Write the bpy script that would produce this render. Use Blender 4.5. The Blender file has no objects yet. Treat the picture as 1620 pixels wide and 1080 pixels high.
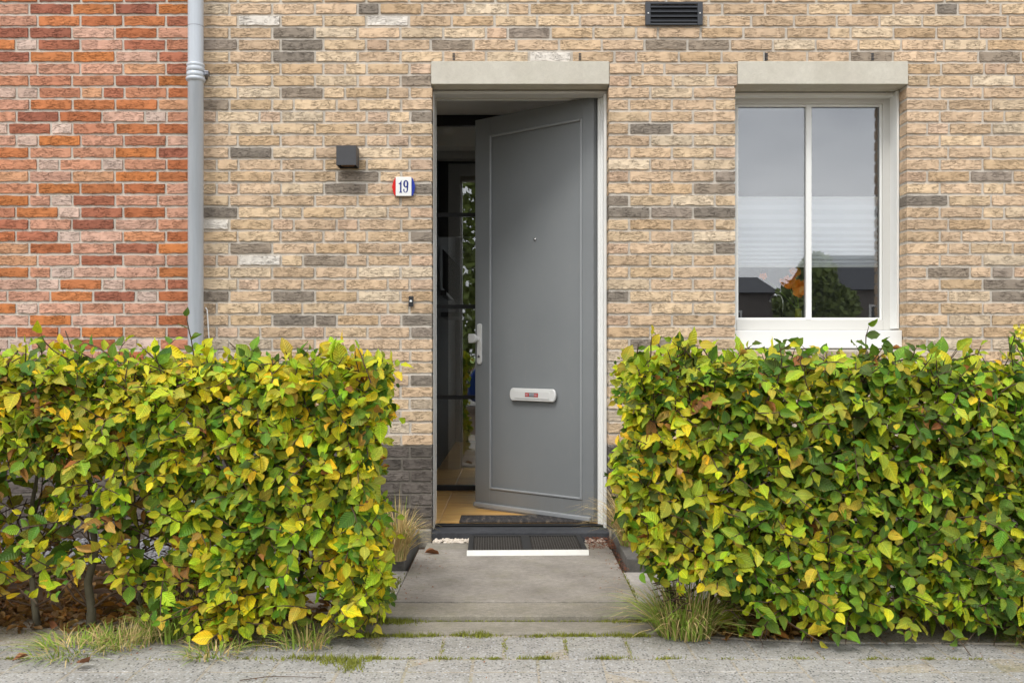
import bpy, math, random
import numpy as np
from mathutils import Vector, Matrix
R = math.radians
rnd = random.Random(7)
nr = np.random.RandomState(11)
sc = bpy.context.scene
COL = sc.collection

# ------------------------------------------------------------------ camera, light, exposure
EYE = 0.977
cd = bpy.data.cameras.new('camera'); cam = bpy.data.objects.new('camera', cd); COL.objects.link(cam)
cam.location = (0, -5, EYE); cam.rotation_euler = (R(90), 0, 0)
cd.sensor_width = 36; cd.lens = 1515 / 1620 * 36
cd.shift_x = -5 / 1620; cd.shift_y = 15 / 1620
cd.clip_start = 0.05; cd.clip_end = 2000
sc.camera = cam

SUN_EL, SUN_AZ = 54, 203      # azimuth clockwise from +Y
w = bpy.data.worlds.new('World'); sc.world = w; w.use_nodes = True
wn = w.node_tree; wn.nodes.clear()
def N(nt, t, **kw):
    n = nt.nodes.new(t)
    for k, v in kw.items():
        if k.startswith('_'): setattr(n, k[1:], v)
        else:
            n.inputs[k.replace('__', ' ')].default_value = v
    return n
sky = N(wn, 'ShaderNodeTexSky', _sky_type='NISHITA', _sun_disc=False, _sun_elevation=R(SUN_EL), _sun_rotation=R(SUN_AZ), _air_density=1.0, _dust_density=3.0)
tc = N(wn, 'ShaderNodeTexCoord'); mp = N(wn, 'ShaderNodeMapping'); mp.inputs['Scale'].default_value = (1, 1, 2.6)
wn.links.new(tc.outputs['Generated'], mp.inputs['Vector'])
cn = N(wn, 'ShaderNodeTexNoise', Scale=2.2, Detail=6.0, Roughness=.55); wn.links.new(mp.outputs[0], cn.inputs['Vector'])
cr = N(wn, 'ShaderNodeValToRGB'); wn.links.new(cn.outputs['Fac'], cr.inputs['Fac'])
cr.color_ramp.elements[0].position = .38; cr.color_ramp.elements[0].color = (9.6, 9.9, 10.5, 1)
cr.color_ramp.elements[1].position = .64; cr.color_ramp.elements[1].color = (15.5, 15.6, 15.8, 1)
mx = N(wn, 'ShaderNodeMix', _data_type='RGBA'); mx.inputs[0].default_value = .85
wn.links.new(sky.outputs[0], mx.inputs['A']); wn.links.new(cr.outputs[0], mx.inputs['B'])
bg = N(wn, 'ShaderNodeBackground', Strength=.12); wn.links.new(mx.outputs['Result'], bg.inputs['Color'])
wo = N(wn, 'ShaderNodeOutputWorld'); wn.links.new(bg.outputs[0], wo.inputs['Surface'])

sl = bpy.data.lights.new('sun', 'SUN'); sun = bpy.data.objects.new('sun', sl); COL.objects.link(sun)
sl.energy = 1.5; sl.angle = R(18); sl.color = (1, .975, .94)
az, el = R(SUN_AZ), R(SUN_EL)
sdir = Vector((math.sin(az) * math.cos(el), math.cos(az) * math.cos(el), math.sin(el)))
sun.rotation_euler = sdir.to_track_quat('Z', 'Y').to_euler(); sun.location = (-3, -6, 9)
vs = sc.view_settings
vs.view_transform = 'Standard'; vs.look = 'None'; vs.gamma = 1; vs.use_curve_mapping = False
vs.exposure = 0.3

# ------------------------------------------------------------------ helpers
def lin(r, g, b):
    f = lambda c: (c / 255 / 12.92) if c / 255 < .04045 else ((c / 255 + .055) / 1.055) ** 2.4
    return (f(r), f(g), f(b), 1)
def fit(px, py, d=0):
    """point on the plane at depth d (m behind the wall face) seen at photo pixel px, py"""
    s = 1515 / (5 + d)
    return (px - 815) / s, EYE + (555 - py) / s

def newmat(name):
    m = bpy.data.materials.new(name); m.use_nodes = True
    nt = m.node_tree; nt.nodes.clear()
    o = nt.nodes.new('ShaderNodeOutputMaterial'); b = nt.nodes.new('ShaderNodeBsdfPrincipled')
    nt.links.new(b.outputs[0], o.inputs['Surface'])
    return m, nt, b, o
def pos(nt, scale=(1, 1, 1), local=False):
    if local:
        g = nt.nodes.new('ShaderNodeTexCoord'); out = g.outputs['Object']
    else:
        g = nt.nodes.new('ShaderNodeNewGeometry'); out = g.outputs['Position']
    m = nt.nodes.new('ShaderNodeMapping'); m.inputs['Scale'].default_value = scale
    nt.links.new(out, m.inputs['Vector']); return m.outputs[0]
def noise(nt, vec, scale, detail=4, rough=.5, dist=0):
    n = N(nt, 'ShaderNodeTexNoise', Scale=scale, Detail=detail, Roughness=rough, Distortion=dist)
    nt.links.new(vec, n.inputs['Vector']); return n.outputs['Fac']
def ramp(nt, fac, stops):
    r = nt.nodes.new('ShaderNodeValToRGB'); nt.links.new(fac, r.inputs['Fac'])
    e = r.color_ramp.elements
    while len(e) < len(stops): e.new(.5)
    for x, (p, c) in zip(e, stops):
        x.position = p; x.color = c if len(c) == 4 else (*c, 1)
    return r.outputs[0]
def g(v): return (v, v, v, 1)
def mix(nt, a, b, fac, mode='MIX'):
    m = nt.nodes.new('ShaderNodeMix'); m.data_type = 'RGBA'; m.blend_type = mode
    for s, v in ((m.inputs[0], fac), (m.inputs['A'], a), (m.inputs['B'], b)):
        if isinstance(v, bpy.types.NodeSocket): nt.links.new(v, s)
        else: s.default_value = v
    return m.outputs['Result']
def math_(nt, op, a, b=0.0, c=None):
    m = nt.nodes.new('ShaderNodeMath'); m.operation = op
    for s, v in zip(m.inputs, (a, b, c)):
        if v is None: continue
        if isinstance(v, bpy.types.NodeSocket): nt.links.new(v, s)
        else: s.default_value = v
    return m.outputs[0]
def bump(nt, b, h, dist, strength=1.0):
    n = nt.nodes.new('ShaderNodeBump'); n.inputs['Distance'].default_value = dist; n.inputs['Strength'].default_value = strength
    nt.links.new(h, n.inputs['Height']); nt.links.new(n.outputs[0], b.inputs['Normal'])
def setb(b, nt, color=None, rough=None, metal=None, spec=None, coat=None):
    for k, v in (('Base Color', color), ('Roughness', rough), ('Metallic', metal), ('Specular IOR Level', spec), ('Coat Weight', coat)):
        if v is None: continue
        if isinstance(v, bpy.types.NodeSocket): nt.links.new(v, b.inputs[k])
        else: b.inputs[k].default_value = v
def simple(name, col, rough=.5, metal=0, var=.12, scale=12, bmp=0, spec=None, stretch=(1, 1, 1)):
    m, nt, b, o = newmat(name)
    p = pos(nt, stretch); n = noise(nt, p, scale, 5, .6)
    c = mix(nt, tuple(x * (1 - var) for x in col[:3]) + (1,), tuple(min(1, x * (1 + var)) for x in col[:3]) + (1,), n)
    setb(b, nt, c, rough, metal, spec)
    if bmp: bump(nt, b, noise(nt, p, scale * 6, 4, .6), bmp)
    return m
def source(nt, mode):
    if mode == 'obj': return nt.nodes.new('ShaderNodeObjectInfo').outputs['Color']
    a = nt.nodes.new('ShaderNodeAttribute'); a.attribute_name = 'tone'; return a.outputs['Color']

def brick_mat(mode):
    m, nt, b, o = newmat('hand_moulded_brick_' + mode)
    base = source(nt, mode); p = pos(nt)
    big = noise(nt, p, 9, 3, .5)
    c = mix(nt, base, mix(nt, base, g(.62), 1, 'MULTIPLY'), math_(nt, 'MULTIPLY', ramp(nt, big, [(.42, g(0)), (.68, g(1))]), .2))
    mid = noise(nt, pos(nt, (20, 20, 42)), 2.0, 5, .6, .4)
    c = mix(nt, c, mix(nt, c, (1.12, 1.12, 1.12, 1), 1, 'MULTIPLY'), ramp(nt, mid, [(.4, g(0)), (.7, g(1))]))
    fine = noise(nt, p, 240, 3, .7)
    c = mix(nt, c, mix(nt, c, g(.55), 1, 'MULTIPLY'), ramp(nt, fine, [(.58, g(0)), (.8, g(.45))]))
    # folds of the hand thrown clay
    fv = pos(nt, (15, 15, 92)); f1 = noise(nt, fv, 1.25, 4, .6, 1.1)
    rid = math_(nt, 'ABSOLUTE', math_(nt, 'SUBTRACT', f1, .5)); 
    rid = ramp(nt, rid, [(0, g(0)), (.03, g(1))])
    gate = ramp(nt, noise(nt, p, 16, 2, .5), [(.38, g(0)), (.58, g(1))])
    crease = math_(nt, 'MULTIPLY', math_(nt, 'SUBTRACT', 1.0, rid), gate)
    c = mix(nt, c, mix(nt, c, (.42, .35, .3, 1), 1, 'MULTIPLY'), math_(nt, 'MULTIPLY', crease, .45))  # shade and dirt of the creases darkened into the colour
    # lime bloom
    lb = ramp(nt, noise(nt, p, 5.3, 6, .75), [(.68, g(0)), (.76, g(1))])
    c = mix(nt, c, lin(225, 220, 212), math_(nt, 'MULTIPLY', lb, .55))
    setb(b, nt, c, .93, spec=.2)
    h = math_(nt, 'ADD', math_(nt, 'MULTIPLY', crease, -1.0), math_(nt, 'MULTIPLY', f1, .6))
    h = math_(nt, 'ADD', h, math_(nt, 'MULTIPLY', fine, .18))
    bump(nt, b, h, .005, .9)
    return m
def mortar_mat():
    m, nt, b, o = newmat('lime_mortar')
    p = pos(nt); a = noise(nt, p, 3, 5, .6); f = noise(nt, p, 160, 4, .7)
    c = mix(nt, lin(188, 180, 167), lin(214, 206, 194), a)
    c = mix(nt, c, mix(nt, c, g(.6), 1, 'MULTIPLY'), ramp(nt, f, [(.5, g(0)), (.8, g(1))]))
    setb(b, nt, c, .95, spec=.15); bump(nt, b, math_(nt, 'ADD', f, a), .002)
    return m
def leaf_mat(mode):
    m, nt, b, o = newmat('beech_leaf_' + mode)
    base = source(nt, mode)
    uv = nt.nodes.new('ShaderNodeUVMap'); uv.uv_map = 'UVMap'
    s = nt.nodes.new('ShaderNodeSeparateXYZ'); nt.links.new(uv.outputs[0], s.inputs[0])
    u = math_(nt, 'ABSOLUTE', s.outputs[0]); v = s.outputs[1]
    t = math_(nt, 'MULTIPLY', math_(nt, 'SUBTRACT', v, math_(nt, 'MULTIPLY', u, .55)), 8.0)
    saw = math_(nt, 'ABSOLUTE', math_(nt, 'SUBTRACT', math_(nt, 'FRACT', t), .5))       # 0 on the vein
    vein = ramp(nt, saw, [(0, g(1)), (.13, g(0))])
    mid = ramp(nt, u, [(.02, g(1)), (.05, g(0))])
    vv = math_(nt, 'MAXIMUM', vein, mid)
    p = pos(nt)
    # browning towards the margin, green holding on along the veins
    edge = math_(nt, 'ADD', math_(nt, 'MULTIPLY', u, .9), math_(nt, 'MULTIPLY', noise(nt, p, 34, 4, .6), .9))
    c = mix(nt, base, mix(nt, base, (1.12, 1.0, .8, 1), 1, 'MULTIPLY'), ramp(nt, edge, [(.42, g(0)), (.72, g(1))]))
    c = mix(nt, c, lin(150, 96, 40), math_(nt, 'MULTIPLY', ramp(nt, edge, [(.86, g(0)), (1.02, g(1))]), .7))
    sp = noise(nt, p, 260, 3, .6)
    c = mix(nt, c, lin(110, 70, 35), math_(nt, 'MULTIPLY', ramp(nt, sp, [(.66, g(0)), (.72, g(1))]), .55))
    c = mix(nt, c, mix(nt, c, (.72, .84, .6, 1), 1, 'MULTIPLY'), math_(nt, 'MULTIPLY', math_(nt, 'SUBTRACT', 1.0, saw), .4))
    c = mix(nt, c, mix(nt, c, (1.6, 1.5, 1.3, 1), 1, 'MULTIPLY'), math_(nt, 'MULTIPLY', vv, .7))
    pt = noise(nt, p, 22, 4, .65)
    c = mix(nt, mix(nt, c, (.78, .95, .8, 1), 1, 'MULTIPLY'), mix(nt, c, (1.15, 1.08, .9, 1), 1, 'MULTIPLY'), ramp(nt, pt, [(.35, g(0)), (.65, g(1))]))
    setb(b, nt, c, .5, spec=.32)
    bump(nt, b, math_(nt, 'ADD', saw, math_(nt, 'MULTIPLY', noise(nt, p, 90, 3, .6), .5)), .0035, .8)
    tr = nt.nodes.new('ShaderNodeBsdfTranslucent'); nt.links.new(mix(nt, c, (1.1, 1.25, .5, 1), 1, 'MULTIPLY'), tr.inputs['Color'])
    ms = nt.nodes.new('ShaderNodeMixShader'); ms.inputs[0].default_value = .2
    nt.links.new(b.outputs[0], ms.inputs[1]); nt.links.new(tr.outputs[0], ms.inputs[2]); nt.links.new(ms.outputs[0], o.inputs['Surface'])
    return m
def glass_mat(name, refl, tint):
    m, nt, b, o = newmat(name); nt.nodes.remove(b)
    gl = N(nt, 'ShaderNodeBsdfGlossy', Roughness=0.0); gl.inputs['Color'].default_value = (.97, .98, 1, 1)
    tr = nt.nodes.new('ShaderNodeBsdfTransparent'); tr.inputs['Color'].default_value = tint
    fr = N(nt, 'ShaderNodeFresnel', IOR=1.5)
    f = math_(nt, 'MINIMUM', math_(nt, 'ADD', fr.outputs[0], refl), 1.0)
    ms = nt.nodes.new('ShaderNodeMixShader'); nt.links.new(f, ms.inputs[0])
    nt.links.new(tr.outputs[0], ms.inputs[1]); nt.links.new(gl.outputs[0], ms.inputs[2]); nt.links.new(ms.outputs[0], o.inputs['Surface'])
    return m
def concrete_mat(name, c0, c1, dark, speck, moss=0.0, dots=False, mot=1.0):
    m, nt, b, o = newmat(name); p = pos(nt)
    a = noise(nt, p, 4.5, 7, .62, .3); st = noise(nt, pos(nt, (1, 1.8, 1)), 1.7, 5, .6, .8)
    c = mix(nt, c0, c1, ramp(nt, a, [(.3, g(0)), (.7, g(1))]))
    c = mix(nt, c, dark, math_(nt, 'MULTIPLY', ramp(nt, st, [(.48, g(0)), (.72, g(1))]), .38))
    md = noise(nt, pos(nt, (1, 1.6, 1)), 38, 5, .7, .5)
    c = mix(nt, mix(nt, c, g(1 - .2 * mot), 1, 'MULTIPLY'), mix(nt, c, g(1 + .16 * mot), 1, 'MULTIPLY'), ramp(nt, md, [(.32, g(0)), (.68, g(1))]))
    f = noise(nt, p, 190, 4, .75)
    c = mix(nt, c, mix(nt, c, g(.5), 1, 'MULTIPLY'), math_(nt, 'MULTIPLY', ramp(nt, f, [(.5, g(0)), (.72, g(1))]), speck))
    c = mix(nt, c, mix(nt, c, g(1.45), 1, 'MULTIPLY'), math_(nt, 'MULTIPLY', ramp(nt, f, [(.28, g(1)), (.42, g(0))]), speck))
    if dots:
        vo = N(nt, 'ShaderNodeTexVoronoi', Scale=100.0, Randomness=1.0); nt.links.new(p, vo.inputs['Vector'])
        sel = nt.nodes.new('ShaderNodeSeparateXYZ'); nt.links.new(vo.outputs['Color'], sel.inputs[0])
        d = math_(nt, 'MULTIPLY', ramp(nt, vo.outputs['Distance'], [(.3, g(1)), (.42, g(0))]), ramp(nt, sel.outputs[0], [(.38, g(0)), (.42, g(1))]))
        c = mix(nt, c, g(.07), math_(nt, 'MULTIPLY', d, .8))
        d2 = math_(nt, 'MULTIPLY', ramp(nt, vo.outputs['Distance'], [(.3, g(1)), (.42, g(0))]), ramp(nt, sel.outputs[1], [(.6, g(0)), (.64, g(1))]))
        c = mix(nt, c, g(.62), math_(nt, 'MULTIPLY', d2, .6))
    if moss:
        mo = noise(nt, p, 7, 6, .7)
        c = mix(nt, c, lin(118, 118, 62), math_(nt, 'MULTIPLY', ramp(nt, mo, [(.5, g(0)), (.7, g(1))]), moss))
    setb(b, nt, c, .9, spec=.25); bump(nt, b, math_(nt, 'ADD', f, a), .0022)
    return m

M = {}
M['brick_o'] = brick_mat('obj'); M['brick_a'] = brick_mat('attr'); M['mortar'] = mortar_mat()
M['darkmortar'] = concrete_mat('dark_mortar', lin(112, 106, 98), lin(126, 120, 110), lin(98, 92, 84), .4)
M['leaf_o'] = leaf_mat('obj'); M['leaf_a'] = leaf_mat('attr')
M['glass'] = glass_mat('window_glass', .085, (.97, .98, .98, 1))
M['hall_glass'] = glass_mat('partition_glass', .08, (.96, .97, .96, 1))
M['slab'] = concrete_mat('path_concrete', lin(136, 130, 122), lin(168, 161, 151), lin(112, 107, 98), .6, .18)
M['band'] = concrete_mat('kerb_concrete', lin(140, 134, 122), lin(160, 153, 140), lin(110, 106, 94), .7, .25)
M['sideslab'] = concrete_mat('pale_slab', lin(176, 170, 162), lin(190, 184, 176), lin(160, 150, 140), .3)
M['paver'] = concrete_mat('exposed_aggregate', lin(152, 149, 143), lin(174, 170, 163), lin(134, 129, 119), .9, .08, True)
M['sand'] = concrete_mat('sandy_joint', lin(158, 149, 134), lin(178, 168, 152), lin(132, 122, 102), .9, .35, True)
M['soil'] = concrete_mat('garden_soil', lin(78, 62, 50), lin(98, 78, 60), lin(44, 34, 27), .9, .15)
M['lintel'] = concrete_mat('lintel_concrete', lin(192, 186, 172), lin(206, 201, 187), lin(180, 175, 158), .15, .05, False, .3)
M['white'] = simple('white_painted_timber', lin(236, 236, 232), .35, var=.03, scale=3)
M['offwhite'] = simple('grey_white_frame', lin(206, 204, 198), .4, var=.03, scale=3)
m_, nt_, b_, o_ = newmat('grey_door_paint'); p_ = pos(nt_)
c_ = mix(nt_, lin(120, 124, 126), lin(134, 137, 138), noise(nt_, p_, 2.4, 4, .6))
gr_ = noise(nt_, pos(nt_, (5, 5, 1.2)), 6, 6, .7)
c_ = mix(nt_, c_, lin(150, 148, 142), math_(nt_, 'MULTIPLY', ramp(nt_, gr_, [(.58, g(0)), (.74, g(1))]), .22))
sp_ = nt_.nodes.new('ShaderNodeNewGeometry'); sx_ = nt_.nodes.new('ShaderNodeSeparateXYZ'); nt_.links.new(sp_.outputs['Position'], sx_.inputs[0])
c_ = mix(nt_, c_, lin(112, 104, 92), math_(nt_, 'MULTIPLY', math_(nt_, 'MULTIPLY', ramp(nt_, sx_.outputs[2], [(.05, g(1)), (.22, g(0))]), gr_), .6))
setb(b_, nt_, c_, ramp(nt_, gr_, [(.35, g(.3)), (.7, g(.5))])); bump(nt_, b_, noise(nt_, pos(nt_, (60, 60, 4)), 5, 3, .6), .00025); M['door'] = m_
M['bead'] = simple('grey_door_bead', lin(150, 153, 155), .35, var=.04)
M['alu'] = simple('brushed_aluminium', lin(226, 226, 223), .38, .15, var=.04, scale=30)
M['zinc'] = simple('zinc', lin(186, 192, 198), .5, .2, var=.2, scale=9, stretch=(4, 4, .3), bmp=.0004)
M['clamp'] = simple('clamp_steel', lin(120, 120, 125), .35, .8)
M['black'] = simple('black_plastic', lin(38, 38, 40), .45, var=.2)
M['ventgrey'] = simple('dark_vent', lin(58, 60, 64), .4, .2, var=.25, scale=20)
M['lampgrey'] = simple('anthracite_lamp', lin(62, 62, 64), .55, var=.2, scale=30)
M['amber'] = simple('amber_lens', lin(120, 84, 40), .3)
M['blackframe'] = simple('black_steel', lin(14, 14, 15), .4)
M['hardstone'] = concrete_mat('hardstone_threshold', lin(58, 59, 62), lin(76, 77, 80), lin(44, 44, 46), .4)
M['edging'] = concrete_mat('dark_edging', lin(96, 94, 90), lin(118, 115, 110), lin(74, 72, 66), .5, .2)
M['rubber'] = simple('black_rubber', lin(44, 43, 42), .7, var=.3, scale=60)
M['gridrubber'] = simple('dusty_rubber', lin(70, 66, 61), .85, var=.5, scale=70)
M['matwhite'] = simple('scuffed_white_edge', lin(222, 220, 212), .5, var=.16, scale=26)
M['pewhite'] = simple('white_enamel', lin(232, 232, 228), .2, var=.02)
M['red'] = simple('red_enamel', lin(205, 18, 14), .25, var=.05)
M['blue'] = simple('blue_enamel', lin(32, 52, 150), .25, var=.05)
M['navy'] = simple('navy_enamel', lin(10, 34, 116), .3, var=.02)
M['inkred'] = simple('sticker_red', lin(196, 40, 28), .5, var=.03)
M['inkgrey'] = simple('sticker_grey', lin(175, 178, 184), .5, var=.03)
M['stem'] = simple('beech_bark', lin(104, 98, 80), .85, var=.35, scale=40, bmp=.002)
M['twig'] = simple('twig_bark', lin(84, 66, 50), .8, var=.3, scale=50)
M['grass_dry'] = simple('dry_grass', lin(206, 182, 124), .8, var=.35, scale=40)
M['grass'] = simple('green_grass', lin(138, 164, 58), .7, var=.4, scale=25)
M['moss'] = simple('moss', lin(128, 132, 48), .95, var=.4, scale=40, bmp=.002)
M['dead'] = simple('dead_leaf', lin(142, 92, 58), .8, var=.45, scale=30)
M['needles'] = simple('rusty_litter', lin(112, 66, 42), .9, var=.45, scale=80)
M['pebble'] = simple('pale_pebble', lin(216, 204, 188), .6, var=.25, scale=22)
M['gravel'] = simple('grey_gravel', lin(128, 128, 132), .7, var=.4, scale=30)
M['blind'] = simple('white_pleated_fabric', lin(247, 248, 250), .8, var=.01)
M['wallwhite'] = simple('hall_plaster', lin(236, 232, 224), .85, var=.03)
M['ceil'] = simple('ceiling_plaster', lin(240, 238, 232), .85, var=.02)
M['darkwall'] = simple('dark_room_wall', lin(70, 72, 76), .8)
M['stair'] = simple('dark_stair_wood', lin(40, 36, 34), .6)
m_, nt_, b_, o_ = newmat('white_pleated_cloth'); setb(b_, nt_, lin(247, 248, 250), .8)
tr_ = nt_.nodes.new('ShaderNodeBsdfTranslucent'); tr_.inputs['Color'].default_value = (.9, .92, .95, 1); ms_ = nt_.nodes.new('ShaderNodeMixShader'); ms_.inputs[0].default_value = .06
nt_.links.new(b_.outputs[0], ms_.inputs[1]); nt_.links.new(tr_.outputs[0], ms_.inputs[2]); nt_.links.new(ms_.outputs[0], o_.inputs['Surface']); M['blind'] = m_
M['vase'] = simple('green_glazed_vase', lin(150, 150, 40), .25)
M['orange'] = simple('orange_petal', lin(255, 138, 24), .5, var=.15, scale=60)
M['greenstalk'] = simple('green_stalk', lin(120, 150, 70), .5)
M['chrome'] = simple('chrome', lin(225, 225, 225), .12, .95, var=.01)
M['yellow'] = simple('yellow_petal', lin(228, 214, 30), .6, var=.1)
M['asphalt'] = concrete_mat('asphalt', lin(70, 70, 70), lin(84, 84, 83), lin(60, 60, 60), .5)
M['carblue'] = simple('blue_car_paint', lin(24, 60, 130), .25, .3, var=.03)
M['facade'] = simple('far_brick_grey', lin(120, 112, 106), .9, var=.15, scale=4)
M['farroof'] = simple('dark_roof_tile', lin(52, 54, 60), .7, var=.15, scale=3)
M['fargreen'] = simple('far_tree_leaf', lin(122, 138, 66), .7, var=.5, scale=1.5)
M['trunk'] = simple('tree_bark', lin(92, 82, 70), .9, var=.2)
M['darkglass'] = simple('dark_far_glass', lin(30, 34, 38), .08, var=.05)

def tile_mat():
    m, nt, b, o = newmat('wood_look_tile'); p = pos(nt, (1.2, 6, 1))
    n = noise(nt, p, 1.6, 6, .65, 1.2)
    c = ramp(nt, n, [(.25, lin(150, 100, 46)), (.42, lin(222, 168, 88)), (.6, lin(236, 192, 118)), (.78, lin(196, 142, 74))])
    setb(b, nt, c, .28); return m
M['tile'] = tile_mat()
def mat_mat():
    m, nt, b, o = newmat('worn_coir_mat'); p = pos(nt)
    n = noise(nt, pos(nt, (30, 9, 1)), 1.6, 4, .7)
    c = ramp(nt, n, [(.4, lin(46, 44, 46)), (.56, lin(70, 66, 64)), (.7, lin(128, 116, 100))])
    setb(b, nt, c, .95); bump(nt, b, noise(nt, p, 300, 2, .5), .004); return m
M['coir'] = mat_mat()

WLOC = {}
class MB:
    def __init__(s): s.v = []; s.f = []; s.mi = []; s.sm = []
    def add(s, vs, fs, mi=0, smooth=False):
        o = len(s.v); s.v += [tuple(v) for v in vs]; s.f += [tuple(i + o for i in f) for f in fs]
        s.mi += [mi] * len(fs); s.sm += [smooth] * len(fs); return s
    def box(s, x0, x1, y0, y1, z0, z1, mi=0):
        return s.add([(x, y, z) for x in (x0, x1) for y in (y0, y1) for z in (z0, z1)],
                     [(0, 1, 3, 2), (4, 6, 7, 5), (0, 4, 5, 1), (2, 3, 7, 6), (0, 2, 6, 4), (1, 5, 7, 3)], mi)
    def prism(s, pts, y0, y1, mi=0):        # outline in x,z (counter clockwise seen from -y)
        n = len(pts); vs = [(x, y0, z) for x, z in pts] + [(x, y1, z) for x, z in pts]
        fs = [tuple(range(n)), tuple(range(2 * n - 1, n - 1, -1))] + [(i, i + n, (i + 1) % n + n, (i + 1) % n) for i in range(n)]
        return s.add(vs, fs, mi)
    def slabp(s, pts, z0, z1, mi=0):        # outline in x,y (counter clockwise from above)
        n = len(pts); vs = [(x, y, z1) for x, y in pts] + [(x, y, z0) for x, y in pts]
        fs = [tuple(range(n)), tuple(range(2 * n - 1, n - 1, -1))] + [(i, i + n, (i + 1) % n + n, (i + 1) % n) for i in range(n)]
        return s.add(vs, fs, mi)
    def tube(s, pts, rad, n=8, mi=0, cap=True):
        pts = [Vector(p) for p in pts]; rad = rad if hasattr(rad, '__len__') else [rad] * len(pts)
        o = []; 
        for i, p in enumerate(pts):
            t = (pts[min(i + 1, len(pts) - 1)] - pts[max(i - 1, 0)]).normalized()
            a = t.cross(Vector((0, 0, 1)) if abs(t.z) < .9 else Vector((1, 0, 0))).normalized(); b = t.cross(a)
            o += [p + (a * math.cos(k * 2 * math.pi / n) + b * math.sin(k * 2 * math.pi / n)) * rad[i] for k in range(n)]
        fs = [(i * n + k, i * n + (k + 1) % n, (i + 1) * n + (k + 1) % n, (i + 1) * n + k) for i in range(len(pts) - 1) for k in range(n)]
        if cap: fs += [tuple(range(n - 1, -1, -1)), tuple(range((len(pts) - 1) * n, len(pts) * n))]
        return s.add(o, fs, mi, True)
    def lathe(s, prof, c, n=24, mi=0):      # prof (r,z) about vertical axis at c
        vs = [(c[0] + r * math.cos(k * 2 * math.pi / n), c[1] + r * math.sin(k * 2 * math.pi / n), c[2] + z) for r, z in prof for k in range(n)]
        fs = [(i * n + k, i * n + (k + 1) % n, (i + 1) * n + (k + 1) % n, (i + 1) * n + k) for i in range(len(prof) - 1) for k in range(n)]
        return s.add(vs, fs, mi, True)
    def build(s, name, mat, parent=None, local=False, bevel=0, seg=2, kind=None, label=None):
        me = bpy.data.meshes.new(name)
        V_ = np.array(s.v, dtype=float); c = (V_.min(0) + V_.max(0)) / 2
        if not local: c[2] = V_[:, 2].min()
        if local == 'keep': c = np.zeros(3)
        me.from_pydata([tuple(v) for v in (V_ - c)], [], s.f)
        for mm in (mat if isinstance(mat, (list, tuple)) else [mat]): me.materials.append(mm)
        me.polygons.foreach_set('material_index', s.mi); me.polygons.foreach_set('use_smooth', s.sm); me.update()
        o = bpy.data.objects.new(name, me); COL.objects.link(o)
        o.location = c
        if parent:
            o.parent = parent
            if not local: o.location = Vector(c) - WLOC[parent]
        WLOC[o] = Vector(c) if not local else Vector((0, 0, 0))
        if bevel:
            b = o.modifiers.new('bevel', 'BEVEL'); b.width = bevel; b.segments = seg; b.limit_method = 'ANGLE'; b.angle_limit = R(35)
        if kind: o['kind'] = kind
        if label: o['label'] = label
        return o
def thing(name, label, cat, loc, rz=0, group=None):
    o = bpy.data.objects.new(name, None); COL.objects.link(o); o.location = loc; o.rotation_euler = (0, 0, rz)
    o.empty_display_size = .1; o['label'] = label; o['category'] = cat
    if group: o['group'] = group
    WLOC[o] = Vector(loc); return o
def tag(o, label, cat, group=None, kind=None):
    o['label'] = label; o['category'] = cat
    if group: o['group'] = group
    if kind: o['kind'] = kind
    return o
def group_empty(name, parent, loc=None, rz=0, label=None):
    o = bpy.data.objects.new(name, None); COL.objects.link(o); o.empty_display_size = .05; o.parent = parent
    l = Vector(loc) if loc is not None else WLOC[parent]
    o.location = l - WLOC[parent]; o.rotation_euler = (0, 0, rz); WLOC[o] = l
    if label: o['label'] = label
    return o
def join_numpy(name, verts, faces, mat, uvs=None, tones=None, parent=None, kind='stuff', smooth=False):
    """verts (n,3), faces (m,k) -> one mesh, per-vertex uv and tone"""
    me = bpy.data.meshes.new(name); k = faces.shape[1]
    me.vertices.add(len(verts)); me.vertices.foreach_set('co', verts.astype(np.float32).ravel())
    me.loops.add(faces.size); me.loops.foreach_set('vertex_index', faces.astype(np.int32).ravel())
    me.polygons.add(len(faces)); me.polygons.foreach_set('loop_start', np.arange(0, faces.size, k, dtype=np.int32))
    me.polygons.foreach_set('loop_total', np.full(len(faces), k, dtype=np.int32))
    me.polygons.foreach_set('use_smooth', np.full(len(faces), bool(smooth)))
    if uvs is not None:
        l = me.uv_layers.new(name='UVMap'); l.data.foreach_set('uv', uvs[faces.ravel()].astype(np.float32).ravel())
    if tones is not None:
        a = me.attributes.new('tone', 'FLOAT_COLOR', 'POINT'); a.data.foreach_set('color', tones.astype(np.float32).ravel())
    me.materials.append(mat); me.update(); me.validate()
    o = bpy.data.objects.new(name, me); COL.objects.link(o)
    if parent: o.parent = parent; o.location = -WLOC[parent]
    if kind: o['kind'] = kind
    return o

# ------------------------------------------------------------------ the houses: bricks
ROW0 = 2.363; PITCH = .0625; JT = .0135; BH = PITCH - .0135
LX0, LX1 = -.438, .4905                  # door lintel / door opening
DX0, DX1 = -.4345, .4885
WX0, WX1 = 1.1485, 2.046                 # window opening
WLX0, WLX1 = 1.162, 2.050
SILLZ = .988
SPLIT = -1.672

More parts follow.
